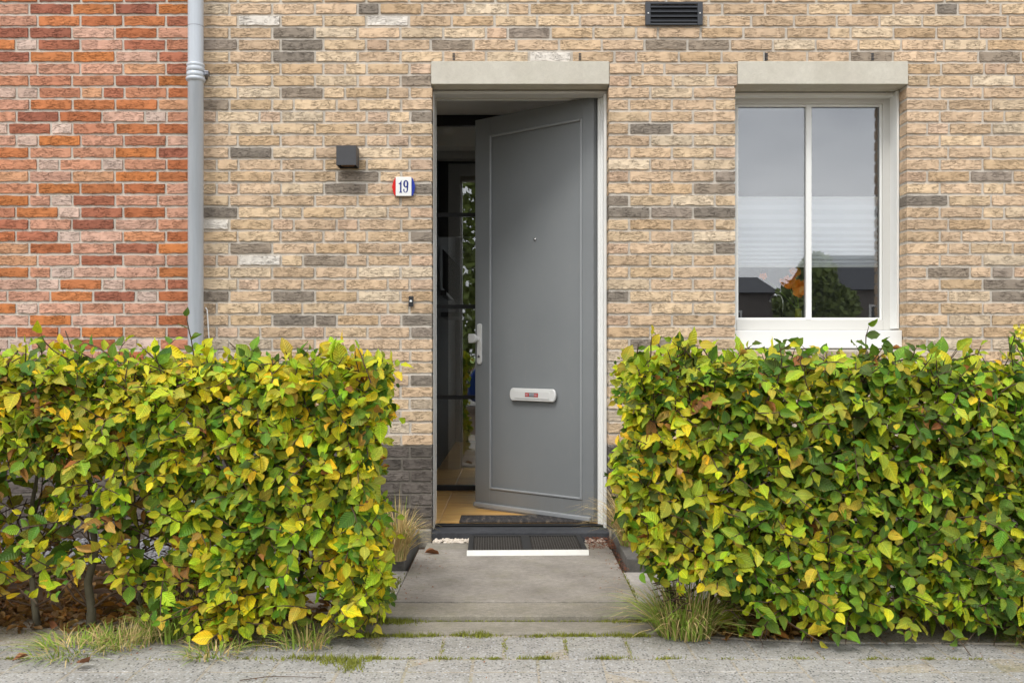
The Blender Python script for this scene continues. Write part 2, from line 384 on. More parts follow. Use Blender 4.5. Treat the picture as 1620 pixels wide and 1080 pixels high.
def brick_mesh(L, seed, name='brick'):
    """rough fronted brick centred in x, front at y=0, running back .1"""
    r = random.Random(seed); nx = 9 if L > .14 else 5; nz = 3
    vs = []; h = BH
    e_top = [r.uniform(-.0024, .0014) for _ in range(nx + 1)]; e_bot = [r.uniform(-.0016, .0028) for _ in range(nx + 1)]
    for j in range(nz + 1):
        for i in range(nx + 1):
            x = -L / 2 + L * i / nx; z = h * j / nz; y = r.uniform(-.0009, .0007)
            if i in (0, nx): x += r.uniform(-.0012, .0008) * (1 if i else -1)
            else: x += r.uniform(-.006, .006)
            if j == 0: z += e_bot[i]
            elif j == nz: z += e_top[i]
            else: z += r.uniform(-.003, .003)
            vs.append((x, y, z))
    fs = []
    for j in range(nz):
        for i in range(nx):
            a = j * (nx + 1) + i; b = a + 1; c = b + nx + 1; d = a + nx + 1
            fs.append((a, b, c, d))
    ring = list(range(nx + 1)) + [(nx + 1) * j + nx for j in range(1, nz + 1)] + [(nx + 1) * nz + i for i in range(nx - 1, -1, -1)] + [(nx + 1) * j for j in range(nz - 1, 0, -1)]
    o = len(vs)
    for k in ring: x, y, z = vs[k]; vs.append((x, .098, z))
    n = len(ring)
    for k in range(n): fs.append((ring[(k + 1) % n], ring[k], o + k, o + (k + 1) % n))
    return np.array(vs), np.array(fs)
LENGTHS = [.066, .08, .1, .125, .15, .166, .185, .2, .21]
VAR = {}
for L in LENGTHS:
    VAR[L] = []
    for k in range(7 if L > .18 else 4):
        v, f = brick_mesh(L, int(L * 1000) * 10 + k)
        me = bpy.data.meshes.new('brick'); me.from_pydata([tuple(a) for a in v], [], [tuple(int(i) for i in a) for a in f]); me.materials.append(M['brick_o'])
        VAR[L].append((v, f, me))

TAN = [(228, 192, 158), (232, 198, 160), (222, 186, 150), (234, 204, 170), (224, 188, 150), (220, 184, 144), (226, 190, 156), (232, 206, 176), (218, 180, 140), (224, 188, 154)]
PINK = [(222, 186, 158), (218, 180, 150)]
DARK = [(146, 134, 120), (158, 143, 126), (138, 128, 116), (160, 146, 132)]
BEIGEROW = [(226, 204, 178), (222, 198, 172), (214, 190, 164)]
PLINTH = [(112, 102, 96), (102, 94, 88), (118, 108, 102), (98, 90, 84)]
ORANGE = [(206, 122, 72), (214, 128, 72), (196, 112, 68), (218, 144, 98), (214, 152, 122), (212, 158, 132), (188, 112, 82), (222, 160, 116), (212, 140, 102), (204, 132, 98), (170, 100, 76), (222, 172, 146), (214, 126, 66), (220, 160, 130), (212, 146, 112)]
OPALE = [(220, 190, 172), (214, 180, 160)]
DK = [(583,13),(1485,11),(450,50),(814,49),(345,69),(465,69),(698,69),(1061,68),(1128,68),(450,88),(1348,88),(1608,88),(649,125),(498,145),(352,163),(656,182),(1045,202),
 (418,239),(542,278),(1138,278),(660,297),(534,297),(1146,297),(987,316),(1452,316),(345,334),(994,335),(1066,335),(1133,335),(1548,278),(1601,278),(656,373),(383,391),(1141,391),
 (532,410),(1516,431),(1603,431),(1595,450),(352,467),(481,467),(988,467),(1605,469),(451,505),(516,505),(649,505),(657,524),(1005,543),(657,600)]
DKROW = {}
for px, py in DK:
    x, z = fit(px, py); n = int(math.floor((z - ROW0) / PITCH)); DKROW.setdefault(n, []).append(x)

def fill(a, b, prev, r, startfull=None):
    """lengths that fill a..b (ends flush), avoiding the joints of the course below"""
    best = None
    for _ in range(110):
        seq = []; t = a
        first = True
        while True:
            L = r.choice([.21] * 9 + [.1] * 2) if not first else r.choice([.21, .21, .166, .1])
            first = False
            if t + L > b - .05: break
            seq.append(L); t += L + JT
        rem = b - t
        if rem > .235 or rem < .06: continue
        seq.append(rem)
        if rem > .214: k = (rem - .214) / max(1, len(seq) - 1)
        cost = 0; t = a; js = []
        for L in seq[:-1]:
            t += L + JT; js.append(t)
            if prev: cost += sum(max(0, .035 - abs(t - p)) for p in prev) * 30
        cost += r.uniform(0, .45) + abs(rem - .21) * (rem > .12) * 2 + (rem < .09) * 3 + (rem > .214) * 3 + (.112 < rem < .15) * .8
        if best is None or cost < best[0]: best = (cost, seq, js)
    if best is None: return [b - a], []
    return best[1], best[2]

def course_spans(n, x0, x1):
    z0 = ROW0 + n * PITCH; zt = z0 + BH
    cuts = []
    if z0 >= ROW0 - .001 and n in (0, 1): cuts = [(LX0 - .003, LX1 + .003), (WLX0 - .003, WLX1 + .003)]
    elif n < 0:
        if z0 > -.02: cuts.append((DX0, DX1))
        if zt > SILLZ: cuts.append((WX0, WX1))
    spans = []; a = x0
    for c0, c1 in cuts:
        if c1 < x0 or c0 > x1: continue
        spans.append((a, c0)); a = c1
    spans.append((a, x1)); return spans

def lay(x0, x1, nlo, nhi, style, seed):
    r = random.Random(seed); out = []; prev = []
    for n in range(nlo, nhi):
        js = []
        for a, b in course_spans(n, x0, x1):
            seq, j = fill(a, b, prev, r); js += j; t = a; row = []
            for L in seq:
                row.append([t + L / 2, L]); t += L + JT
            for xc, L in row:
                z = ROW0 + n * PITCH
                if style == 'orange' and n >= -30:
                    c = r.choice(OPALE) if L < .12 and r.random() < .7 else r.choice(ORANGE)
                elif n < -30: c = r.choice(PLINTH if n < -30 else TAN)
                elif n <= -22: c = r.choice(BEIGEROW + TAN[:3])
                else: c = r.choice(PINK + TAN[:3]) if L < .12 else r.choice(TAN[:3] + TAN)
                j_ = r.uniform(.93, 1.05); gy = sum(c) / 3; sat = .86 if style == 'orange' else .84; c = c if style == 'orange' else (c[0] * .992, c[1] * .998, c[2] * .972); c = tuple(min(250, (gy + (q - gy) * sat) * j_ * (.98 if style == 'orange' else .97)) for q in c)
                out.append(dict(x=xc, L=L, z=z, n=n, c=lin(*c), d=False))
            for xd in DKROW.get(n, []) if style != 'orange' else []:
                if a <= xd <= b:
                    o = min([q for q in out if q['n'] == n and a <= q['x'] <= b], key=lambda q: abs(q['x'] - xd) + (.06 if q['L'] < .12 else 0))
                    if not o['d']: o['c'] = lin(*r.choice(DARK)); o['d'] = True
        prev = js
    if style != 'orange':
        for px, py in ((885, 89), (640, 31), (408, 410), (352, 353), (430, 31)):
            x, z = fit(px, py); o = min(out, key=lambda q: abs(q['x'] - x) + 3 * abs(q['z'] + .025 - z)); o['c'] = lin(226, 218, 206)
    # dark strays outside the frame
    for o in out:
        if style != 'orange' and o['n'] >= -29 and (abs(o['x']) > 2.7 or o['z'] > 2.85) and r.random() < .09: o['c'] = lin(*r.choice(DARK))
    return out

def place_bricks(bricks, wall, max_parts, r):
    def score(o):
        v = abs(o['x']) < 2.68 and o['z'] < 2.80 and (o['z'] > .95 or abs(o['x'] - .03) < .85 and o['z'] > .0)
        return (v, o['L'] + (.3 if o['d'] else 0) + r.random() * .02)
    order = sorted(bricks, key=score, reverse=True)
    wl = WLOC[wall]; V_, F_, T_ = [], [], []; off = 0
    for i, o in enumerate(order):
        L0 = min(LENGTHS, key=lambda q: abs(q - o['L'])); v, f, me = r.choice(VAR[L0]); sx = o['L'] / L0
        y = r.uniform(-.0025, .0025); tilt = r.uniform(-.004, .004); flip = 1 if r.random() < .5 else -1
        if i < max_parts and score(o)[0]:
            b = bpy.data.objects.new('brick', me); COL.objects.link(b); b.parent = wall
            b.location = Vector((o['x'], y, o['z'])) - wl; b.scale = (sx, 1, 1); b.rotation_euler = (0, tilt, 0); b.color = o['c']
        else:
            p = v.copy(); p[:, 0] *= sx; p[:, 2] -= p[:, 0] * tilt
            p += np.array([o['x'], y, o['z']]); V_.append(p); F_.append(f + off); off += len(p); T_.append(np.tile(o['c'], (len(p), 1)))
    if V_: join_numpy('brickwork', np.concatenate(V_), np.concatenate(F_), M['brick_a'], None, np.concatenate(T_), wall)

house = thing('brick_house', 'pale tan brick house front with an open grey door and a white framed window', 'house', (0, .05, -.05))
neighbour = thing('brick_house', 'orange brick house front left of the grey downpipe', 'house', (-3, .05, -.05))
ZT = 3.9; ZB = -.1
wm = MB(); D0, D1 = .0065, .30
def mort(x0, x1, z0, z1): wm.box(x0, x1, D0, D1, z0, z1)
e = .004
mort(SPLIT + .001, DX0 - e, ZB, ROW0); mort(DX1 + e, WX0 - e, ZB, ROW0); mort(WX1 + e, 4.2, ZB, ROW0)
mort(WX0 - e, WX1 + e, ZB, SILLZ - .002)
mort(SPLIT + .001, LX0 - .001, ROW0, 2.489); mort(LX1 + .001, WLX0 - .001, ROW0, 2.489); mort(WLX1 + .001, 4.2, ROW0, 2.489)
mort(SPLIT + .001, 4.2, 2.4895, ZT)
wall = wm.build('wall', M['mortar'], house)
MB().box(SPLIT + .001, DX0 - e, .0045, .0063, ZB, .483).box(DX1 + e, 4.2, .0045, .0063, ZB, .483).build('plinth_mortar', M['darkmortar'], house)
MB().box(-4.4, SPLIT - .001, .0045, .0063, ZB, .483).build('plinth_mortar', M['darkmortar'], neighbour)
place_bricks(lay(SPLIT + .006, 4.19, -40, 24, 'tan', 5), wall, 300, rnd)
wall2 = MB().box(-4.4, SPLIT - .001, D0, D1, ZB, ZT).build('wall', M['mortar'], neighbour)
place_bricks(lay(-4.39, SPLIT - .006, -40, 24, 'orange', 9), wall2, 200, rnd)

MB().box(LX0, LX1, -.006, .15, ROW0 + .004, 2.487).build('lintel', M['lintel'], house, bevel=.003, label='concrete lintel over the front door')
MB().box(WLX0, WLX1, -.006, .15, ROW0 + .004, 2.487).build('lintel', M['lintel'], house, bevel=.003, label='concrete lintel over the window')
for px in (718, 917.5, 1212.5, 1380):
    x, z = fit(px, 89.5); v = MB()
    v.box(x - .0075, x + .0075, .004, .02, 2.4915, 2.4915 + .043)
    for k in range(5): v.box(x - .0065, x + .0065, -.0045, .004, 2.493 + k * .008, 2.497 + k * .008)
    v.build('weep_vent', M['ventgrey'], house)

# ------------------------------------------------------------------ window
win = group_empty('window', house, ((WX0 + WX1) / 2, .2, 1.0), label='white framed two pane window')
GZ0, GZ1 = 1.146, 2.317; GX0, GX1 = 1.203, 1.997
wf = MB()
wf.box(WX1 - .012, WX1 - .001, .1, .2, SILLZ + .108, 2.362); wf.box(WX0 + .001, WX0 + .012, .1, .2, SILLZ + .108, 2.362)       # reveal linings
wf.box(WX0 + .012, WX1 - .012, .14, .2, 2.345, 2.362)
wf.build('reveal_lining', M['white'], win, bevel=.001)
fr = MB()
fr.box(WX0 + .001, GX0, .2, .27, 1.09, 2.362); fr.box(GX1, WX1 - .001, .2, .27, 1.09, 2.362)
fr.box(GX0, GX1, .2, .27, GZ1, 2.362); fr.box(GX0, GX1, .198, .27, 1.09, GZ0)
fr.build('frame', M['offwhite'], win, bevel=.003)
st = MB(); k = .012
for a in ((GX0, GX0 + k, GZ0, GZ1), (GX1 - k, GX1, GZ0, GZ1), (GX0 + k, GX1 - k, GZ1 - k, GZ1), (GX0 + k, GX1 - k, GZ0, GZ0 + k)):
    st.box(a[0], a[1], .212, .225, a[2], a[3])
st.build('glazing_bead', M['white'], win, bevel=.002)
mx0, mx1 = 1.583, 1.613
MB().box(GX0 + .002, mx0, .226, .232, GZ0, GZ1).build('pane', M['glass'], win)
MB().box(mx1, GX1 - .002, .226, .232, GZ0, GZ1).build('pane', M['glass'], win)
MB().box(mx0, mx1, .208, .25, GZ0 + .001, GZ1 - .001).build('glazing_bar', M['white'], win, bevel=.003)
MB().add([(WX0 + .001, .2, 1.09), (WX1 - .001, .2, 1.09), (WX1 - .001, .06, 1.086), (WX0 + .001, .06, 1.086), (WX0 + .001, .2, .992), (WX1 - .001, .2, .992), (WX1 - .001, .06, .992), (WX0 + .001, .06, .992)],
         [(3, 2, 1, 0), (4, 5, 6, 7), (7, 6, 2, 3), (5, 4, 0, 1), (6, 5, 1, 2), (4, 7, 3, 0)]).build('sill', M['white'], win, bevel=.003)

# kitchen behind the window
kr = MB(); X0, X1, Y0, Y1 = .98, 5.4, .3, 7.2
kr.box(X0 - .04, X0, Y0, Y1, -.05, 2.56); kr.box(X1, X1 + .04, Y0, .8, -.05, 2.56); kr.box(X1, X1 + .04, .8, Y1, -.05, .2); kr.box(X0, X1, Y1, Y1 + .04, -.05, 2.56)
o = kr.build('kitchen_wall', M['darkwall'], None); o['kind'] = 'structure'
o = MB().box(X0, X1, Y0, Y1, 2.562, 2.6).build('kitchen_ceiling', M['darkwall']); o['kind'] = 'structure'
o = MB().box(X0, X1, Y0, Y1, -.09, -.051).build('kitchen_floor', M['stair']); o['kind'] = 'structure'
wt = tag(MB().box(1.1, 2.2, .32, .95, 1.1, 1.14).build('worktop', M['stair'], bevel=.003), 'dark kitchen worktop just behind the window glass', 'worktop')
sw = thing('side_window', 'added tall side window lighting the kitchen behind the blind, out of sight to the right', 'window', (5.4, 4, .2))  # unseen window added so daylight reaches the back of the blind
MB().box(X1 - .002, X1 + .042, .8, .87, .201, 2.56).box(X1 - .002, X1 + .042, Y1 - .07, Y1, .201, 2.56).box(X1 - .002, X1 + .042, .87, Y1 - .07, 2.49, 2.56).box(X1 - .002, X1 + .042, .87, Y1 - .07, .201, .26).build('frame', M['offwhite'], sw)
MB().box(X1 + .015, X1 + .022, .87, Y1 - .07, .26, 2.49).build('pane', M['hall_glass'], sw)
# pleated blind
bl = thing('pleated_blind', 'white pleated blind covering the middle band of the window', 'blind', (1.6, .3, 1.434))
for (a, b) in ((GX0 - .01, GX1 - .012),):
    z0, z1 = fit(0, 419, .25)[1], fit(0, 315, .25)[1]; pb = MB(); zs = []; z = z1
    stp = .030
    while z > z0: zs.append(z); z -= stp; stp = max(.011, stp * .935)
    zs.append(z0)
    vs = []; fs = []
    for i, z in enumerate(zs): yy = .252 + (.006 if i % 2 else -.005); vs += [(a, yy, z), (b, yy, z)]
    for i in range(len(zs) - 1): fs.append((2 * i + 2, 2 * i + 3, 2 * i + 1, 2 * i))
    pb.add(vs, fs).build('pleated_fabric', M['blind'], bl)
    MB().box(a, b, .242, .262, z1, z1 + .012).build('top_rail', M['white'], bl, bevel=.002)
    MB().box(a, b, .242, .262, z0 - .014, z0).build('bottom_rail', M['white'], bl, bevel=.002)
# vase of flowers and tap
vx, _ = fit(1263, 0, .295); vz = 1.14
vase = thing('flower_vase', 'slim green vase holding orange flowers behind the right of the left pane', 'vase', (vx, .295, vz))
MB().lathe([(.001, 0), (.017, 0), (.019, .02), (.018, .055), (.016, .07), (.013, .07)], (vx, .295, vz)).build('vase', M['vase'], vase)
def flower(px, py, d, rad, seed):
    x, z = fit(px, py, d); r = random.Random(seed); p = MB(); c = Vector((x, d, z))
    for k in range(11):
        a = k * 2.4; up = r.uniform(.1, .9); dr = Vector((math.cos(a), -up, math.sin(a) * .8)).normalized(); sd = dr.cross(Vector((0, 1, 0))).normalized()
        tip = c + dr * rad; m_ = c + dr * rad * .55 + Vector((0, 0, -rad * .1)); wd = sd * rad * .36
        p.add([c, m_ + wd, tip + wd * .5, tip - wd * .5, m_ - wd], [(0, 1, 2, 3, 4)])
    p.build('flower', M['orange'], vase)
    MB().tube([(vx, .295, vz + .06), ((vx + x) / 2, (.295 + d) / 2, (vz + .06 + z) / 2 + .01), (x, d, z - .004)], .0022, 5).build('stalk', M['greenstalk'], vase)
flower(1246, 447, .285, .048, 1); flower(1263, 455, .272, .056, 2); flower(1257, 430, .30, .034, 3); flower(1207, 437, .29, .022, 4)
tx, _ = fit(1238, 0, .34)
tag(MB().tube([(tx, .34, 1.14), (tx, .34, 1.26), (tx - .008, .345, 1.285), (tx - .04, .36, 1.295), (tx - .062, .37, 1.275), (tx - .065, .37, 1.25)], .0045, 8).build('kitchen_tap', M['chrome']),
    'slim chrome kitchen tap left of the vase behind the glass', 'tap')

# ------------------------------------------------------------------ front door, frame, hall
df = group_empty('door_frame', house, (.03, .15, .03))
j = MB(); j.box(DX0 + .001, DX0 + .004, .05, .17, .035, 2.345); j.build('jamb', M['offwhite'], df, bevel=.002)
j = MB(); JB = 1515 / 5.2; xi = (944.5 - 815) / JB
j.box(DX1 - .016, DX1 - .001, .10, .17, .035, 2.345); j.box(xi + .018, DX1 - .002, .171, .186, .035, 2.345); j.box(xi + .004, DX1 - .002, .187, .26, .035, 2.345)
j.build('jamb', M['white'], df, bevel=.002)
j = MB(); j.box(DX0 + .001, DX1 - .001, .10, .19, 2.346, 2.362); j.build('head', M['offwhite'], df, bevel=.002)
MB().box(DX0 - .02, DX1 + .02, -.02, .14, -.04, .034).build('threshold', M['hardstone'], df, bevel=.005)
MB().box(DX0 + .002, DX1 - .002, .145, .2, -.04, .043).build('threshold_strip', M['blackframe'], df, bevel=.002)

HX, HY = .4257, .205; ANG = math.atan2(.628, -.778)
door = group_empty('door', house, (HX, HY, .05), label='grey panelled front door standing ajar')
door.rotation_euler = (0, 0, ANG)
# local frame: +x from hinge to free edge, +y towards the street
W_, H_, T_ = .855, 2.308, .054
def dl(z): return z - .05
S0, S1, B0, B1 = .075, .744, dl(.16), dl(2.252)
lf = MB()
lf.box(0, S0, -T_, 0, 0, H_); lf.box(S1, W_, -T_, 0, 0, H_); lf.box(S0, S1, -T_, 0, 0, B0); lf.box(S0, S1, -T_, 0, B1, H_)
lf.build('door_frame_rail', M['door'], door, local=True, bevel=.002).name = 'stiles_and_rails'
MB().box(S0 + .0005, S1 - .0005, -T_ + .006, -.011, B0 + .0005, B1 - .0005).build('door_panel', M['door'], door, local=True)
bd = MB(); k = .013
for a in ((S0, S0 + k, B0, B1), (S1 - k, S1, B0, B1)): bd.box(a[0], a[1], -.010, .006, a[2], a[3])
for a in ((B0, B0 + k), (B1 - k, B1)): bd.box(S0 + k, S1 - k, -.010, .006, a[0], a[1])
bd.build('panel_bead', M['bead'], door, local=True, bevel=.005, seg=3)
MB().box(.012, W_ - .001, .0005, .022, .0, .026).build('weather_bar', M['bead'], door, local=True, bevel=.006, seg=3)
# letter plate
c, hw, hh = .412, .165, .036; zc = dl(.727); pts = []
for k in range(9): a = R(-90 + 22.5 * k); pts.append((c + hw - .022 + .022 * math.cos(a), zc + (hh) * math.sin(a)))
for k in range(9): a = R(90 + 22.5 * k); pts.append((c - hw + .022 + .022 * math.cos(a), zc + (hh) * math.sin(a)))
lp = MB().prism(pts[::-1], .0005, .016).build('letter_plate', M['alu'], door, local=True, bevel=.005, seg=3)
MB().box(c - .125, c + .125, .0165, .0195, zc - .022, zc + .022).build('letter_flap', M['alu'], door, local=True, bevel=.0015)
stk = MB()
def sbox(x0, x1, z0, z1, mi, y): stk.box(c - x1, c - x0, .0197, y, zc + z0, zc + z1, mi)
sbox(-.047, .047, -.0115, .0115, 0, .0203)
sbox(-.046, -.019, -.0095, .0105, 1, .0207); sbox(.019, .046, -.0105, .0095, 1, .0207); sbox(-.017, .017, -.006, .009, 2, .0207)
for q in (-.003, .001, .005): sbox(-.014, .014, q, q + .0012, 0, .0211)
def letters(x, ch):
    for cc in ch:
        if cc == 'N':
            sbox(x, x + .0016, -.0055, .0055, 2, .0212); sbox(x + .0048, x + .0064, -.0055, .0055, 2, .0212)
            for k in range(5): sbox(x + .001 + k * .0009, x + .0024 + k * .0009, .0035 - k * .0022, .0055 - k * .0022, 2, .0213)
        else:
            sbox(x, x + .0016, -.0055, .0055, 2, .0212)
            for q in (-.0055, -.0007, .0041): sbox(x + .0016, x + .0055, q, q + .0014, 2, .0212)
        x += .0078
letters(-.0435, 'NEE'); letters(.0215, 'NEE')
stk.build('letterbox_sticker', [M['black'], M['inkred'], M['inkgrey']], door, local=True)
# handle
hx = .815; hp = MB(); pts = []
z0, z1 = dl(.897), dl(1.14)
for k in range(7): a = R(-180 + 30 * k); pts.append((hx + .017 * math.cos(a), z0 + .017 + .017 * math.sin(a)))
for k in range(5): a = R(0 + 45 * k); pts.append((hx + .017 * math.cos(a) , z1 - .008 + .008 * math.sin(a)))
hp.prism(pts[::-1], .0005, .012).build('handle', M['alu'], door, local=True, bevel=.003)
kn = MB(); kz = dl(1.052); vs = [(hx + .012, 0, 0)]
pts = [(hx + .050, kz - .027), (hx + .022, kz - .027)] + [(hx + .02 - .026 * math.cos(R(90 - 0 - k * 22.5)) * 1, kz + .027 * math.sin(R(-90 + k * 22.5))) for k in range(9)] + [(hx + .050, kz + .027)]
kn.prism(pts, .03, .052); kn.box(hx - .002, hx + .022, .012, .03, kz - .012, kz + .012)
kn.build('knob', M['alu'], door, local=True, bevel=.003)
MB().tube([(hx, .0125, dl(.945)), (hx, .0155, dl(.945))], .0085, 14).build('lock_cylinder', M['clamp'], door, local=True)
MB().tube([(.408, -.0105, dl(1.615)), (.408, -.004, dl(1.615))], .0075, 14).build('peephole', M['chrome'], door, local=True)

# hall
H0, H1, HYE = -.62, 1.0, 1.45
def struct(name, mb, mat, **k):
    o = mb.build(name, mat, None, **k); o['kind'] = 'structure'; return o
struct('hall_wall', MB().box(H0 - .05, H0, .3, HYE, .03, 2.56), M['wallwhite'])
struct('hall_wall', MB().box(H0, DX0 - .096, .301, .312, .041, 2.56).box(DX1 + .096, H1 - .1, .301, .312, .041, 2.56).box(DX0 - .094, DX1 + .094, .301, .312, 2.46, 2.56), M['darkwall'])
MB().box(DX0 - .094, DX0 - .002, .301, .32, .041, 2.457).box(DX1 + .002, DX1 + .094, .301, .32, .041, 2.457).box(DX0 - .002, DX1 + .002, .301, .32, 2.365, 2.457).build('architrave', M['white'], house)
struct('hall_wall', MB().box(H1 - .1, H1 - .06, .3, HYE, .03, 2.56), M['wallwhite'])
struct('hall_ceiling', MB().box(H0, H1 - .1, .3, HYE + .03, 2.562, 2.6), M['ceil'])
hf = struct('hall_floor', MB().box(H0 - .05, H1, .2, 5.0, -.1, .03), M['tile'])
tl = []
def tile(x0, x1, y0, y1):
    MB().box(x0, x1, y0, y1, .031, .04).build('floor_tile', M['tile'], hf, bevel=.0015)
for a, b in ((H0, -.4185), (-.4145, .18), (.184, .78)):
    tile(a, b, .205, 1.395)
    tile(a, b, 1.53, 2.12); tile(a, b, 2.123, 2.7)
gp = thing('glass_partition', 'black steel framed glass hall screen behind the open door', 'partition', (.2, 1.45, .04))
p = MB(); ZB_ = .04
for a, b in ((H0 + .002, H0 + .03), (H1 - .13, H1 - .102)): p.box(a, b, 1.43, 1.47, ZB_, 2.56)
p.box(H0 + .03, H1 - .13, 1.43, 1.47, 2.49, 2.56); p.box(H0 + .03, H1 - .13, 1.43, 1.47, ZB_, .075)
p.build('frame', M['blackframe'], gp, bevel=.002)
pv = [.075] + [fit(0, q, 1.45)[1] for q in (628, 485, 340)] + [2.49]
for i in range(4):
    z0, z1 = pv[i], pv[i + 1]
    if i: MB().box(H0 + .03, H1 - .13, 1.44, 1.46, z0 - .013, z0 + .013).build('glazing_bar', M['blackframe'], gp)
    MB().box(H0 + .031, H1 - .131, 1.447, 1.453, z0 + (.0135 if i else 0), z1 - (.0135 if i < 3 else 0)).build('pane', M['hall_glass'], gp)
# room beyond the screen
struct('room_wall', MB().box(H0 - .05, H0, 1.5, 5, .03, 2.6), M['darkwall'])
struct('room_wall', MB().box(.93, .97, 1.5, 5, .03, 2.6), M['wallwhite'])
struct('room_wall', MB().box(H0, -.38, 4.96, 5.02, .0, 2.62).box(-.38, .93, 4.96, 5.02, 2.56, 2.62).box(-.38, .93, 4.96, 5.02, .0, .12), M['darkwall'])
bw = thing('added_rear_window', 'added tall rear window lighting the hall from the room beyond, hidden behind the open door', 'window', (.27, 4.98, .12))  # unseen window added to bring daylight into the dark hall
MB().box(-.379, -.32, 4.95, 5.01, .121, 2.559).box(.87, .929, 4.95, 5.01, .121, 2.559).box(-.32, .87, 4.95, 5.01, 2.50, 2.559).box(-.32, .87, 4.95, 5.01, .121, .18).build('frame', M['offwhite'], bw)
MB().box(-.32, .87, 4.975, 4.985, .18, 2.50).build('pane', M['hall_glass'], bw)
struct('room_ceiling', MB().box(H0, .93, 1.5, 4.95, 2.601, 2.64), M['ceil'])
struct('room_beam', MB().box(H0, .93, 2.6, 2.75, 2.56, 2.6).box(H0, .93, 2.6, 2.7, 2.5, 2.56), M['wallwhite'])
struct('room_upper_wall', MB().box(H0, .93, 2.751, 2.8, 1.9, 2.6), M['stair'])
sd = thing('smoke_detector', 'round white smoke detector on the ceiling behind the hall screen', 'detector', (-.5, 2.05, 2.6))
MB().lathe([(.0, -.035), (.04, -.035), (.055, -.02), (.06, -.0005)], (-.5, 2.05, 2.6)).build('cover', M['wallwhite'], sd)
MB().lathe([(.06, -.0004), (.065, -.0004), (.065, 0)], (-.5, 2.05, 2.6)).build('base', M['wallwhite'], sd)
stc = thing('staircase', 'dark staircase rising left beyond the hall screen', 'staircase', (-.3, 3.2, .04))
for k in range(9):
    MB().box(.62 - .17 * k - .22, .62 - .17 * k, 2.95, 3.8, .04 + .18 * k + .14, .04 + .18 * k + .18).build('tread', M['stair'], stc)
MB().prism([(.8, .04), (.8, .34), (-.6, 1.82), (-.6, 1.5)][::-1], 2.9, 2.94).build('stringer', M['stair'], stc)
hm = tag(MB().box(fit(727, 0, .25)[0], .40, .215, .42, .041, .05).build('hall_mat', M['coir'], bevel=.002), 'worn dark mat inside just behind the threshold', 'mat')
bpy.context.view_layer.update()

# ------------------------------------------------------------------ things on the wall
# downpipe
px_ = -1.643; PY = -.075
dp = thing('downpipe', 'grey zinc downpipe between the orange and the tan brickwork', 'pipe', (px_, PY, -.05))
zj = fit(0, 108, -.08)[1]
MB().lathe([(.039, 0), (.039, zj - .045 + .05), (.043, zj - .04 + .05)], (px_, PY, -.05), 28).build('pipe', M['zinc'], dp)
MB().lathe([(.039, 0), (.039, 3.9 - zj)], (px_, PY, zj), 28).build('pipe', M['zinc'], dp)
zc = zj - .03
MB().lathe([(.0395, .055), (.043, .052), (.046, .045), (.043, .038), (.042, .036), (.0455, .03), (.0455, .012), (.0425, .01), (.0425, .008), (.0455, .006), (.0455, -.014), (.043, -.016),
            (.047, -.020), (.0495, -.026), (.047, -.034), (.0395, -.040)], (px_, PY, zc), 32).build('coupling', M['zinc'], dp)
b = MB().box(px_ + .043, px_ + .068, PY - .012, PY + .018, zc - .008, zc + .016).box(px_ + .01, px_ + .04, PY + .04, .0, zc - .004, zc + .012)
b.tube([(px_ + .058, PY - .020, zc - .004), (px_ + .058, PY - .0125, zc - .004)], .006, 8)
b.build('clamp', M['clamp'], dp, bevel=.0015)
MB().lathe([(.0396, 0), (.0402, .001), (.0396, .002)], (px_, PY, fit(0, 42, -.08)[1]), 24).build('seam', M['clamp'], dp)
x, z = fit(327, 545, -.02); x2, z2 = fit(331, 490, -.02)
tag(MB().tube([(x + .01, -.014, .4), (x + .012, -.014, z), (x, -.014, z2), (x - .01, -.006, z2 + .012)], .0035, 8).build('cable', M['white']), 'thin white cable up the wall beside the downpipe', 'cable')
# ventilation grille
gx0, gz1 = fit(1021, 3, -.015); gx1, gz0 = fit(1112, 40, -.015)
vg = thing('vent_grille', 'dark louvred vent grille high on the wall above and left of the window', 'vent', ((gx0 + gx1) / 2, 0, gz0))
f = MB(); a, b_ = gx0 + .028, gx1 - .028
f.box(gx0, a, -.016, -.002, gz0, gz1); f.box(b_, gx1, -.016, -.002, gz0, gz1); f.box(a, b_, -.016, -.002, gz1 - .013, gz1); f.box(a, b_, -.016, -.002, gz0, gz0 + .011)
f.build('frame', M['ventgrey'], vg, bevel=.003)
MB().box(a, b_, -.0035, -.002, gz0 + .011, gz1 - .013).build('backing', M['blackframe'], vg)
hgt = (gz1 - gz0 - .024) / 4
for k in range(4):
    z = gz0 + .011 + k * hgt
    MB().add([(a, -.004, z + hgt), (b_, -.004, z + hgt), (b_, -.018, z + hgt * .30), (a, -.018, z + hgt * .30), (a, -.004, z + hgt - .003), (b_, -.004, z + hgt - .003), (b_, -.016, z + hgt * .24), (a, -.016, z + hgt * .24)],
             [(3, 2, 1, 0), (4, 5, 6, 7), (7, 6, 2, 3), (0, 1, 5, 4), (1, 2, 6, 5), (3, 0, 4, 7)]).build('louvre', M['ventgrey'], vg, bevel=.001)
for x in (gx0 + .015, gx1 - .015):
    MB().tube([(x, -.019, (gz0 + gz1) / 2), (x, -.015, (gz0 + gz1) / 2)], .004, 8).build('screw', M['alu'], vg)
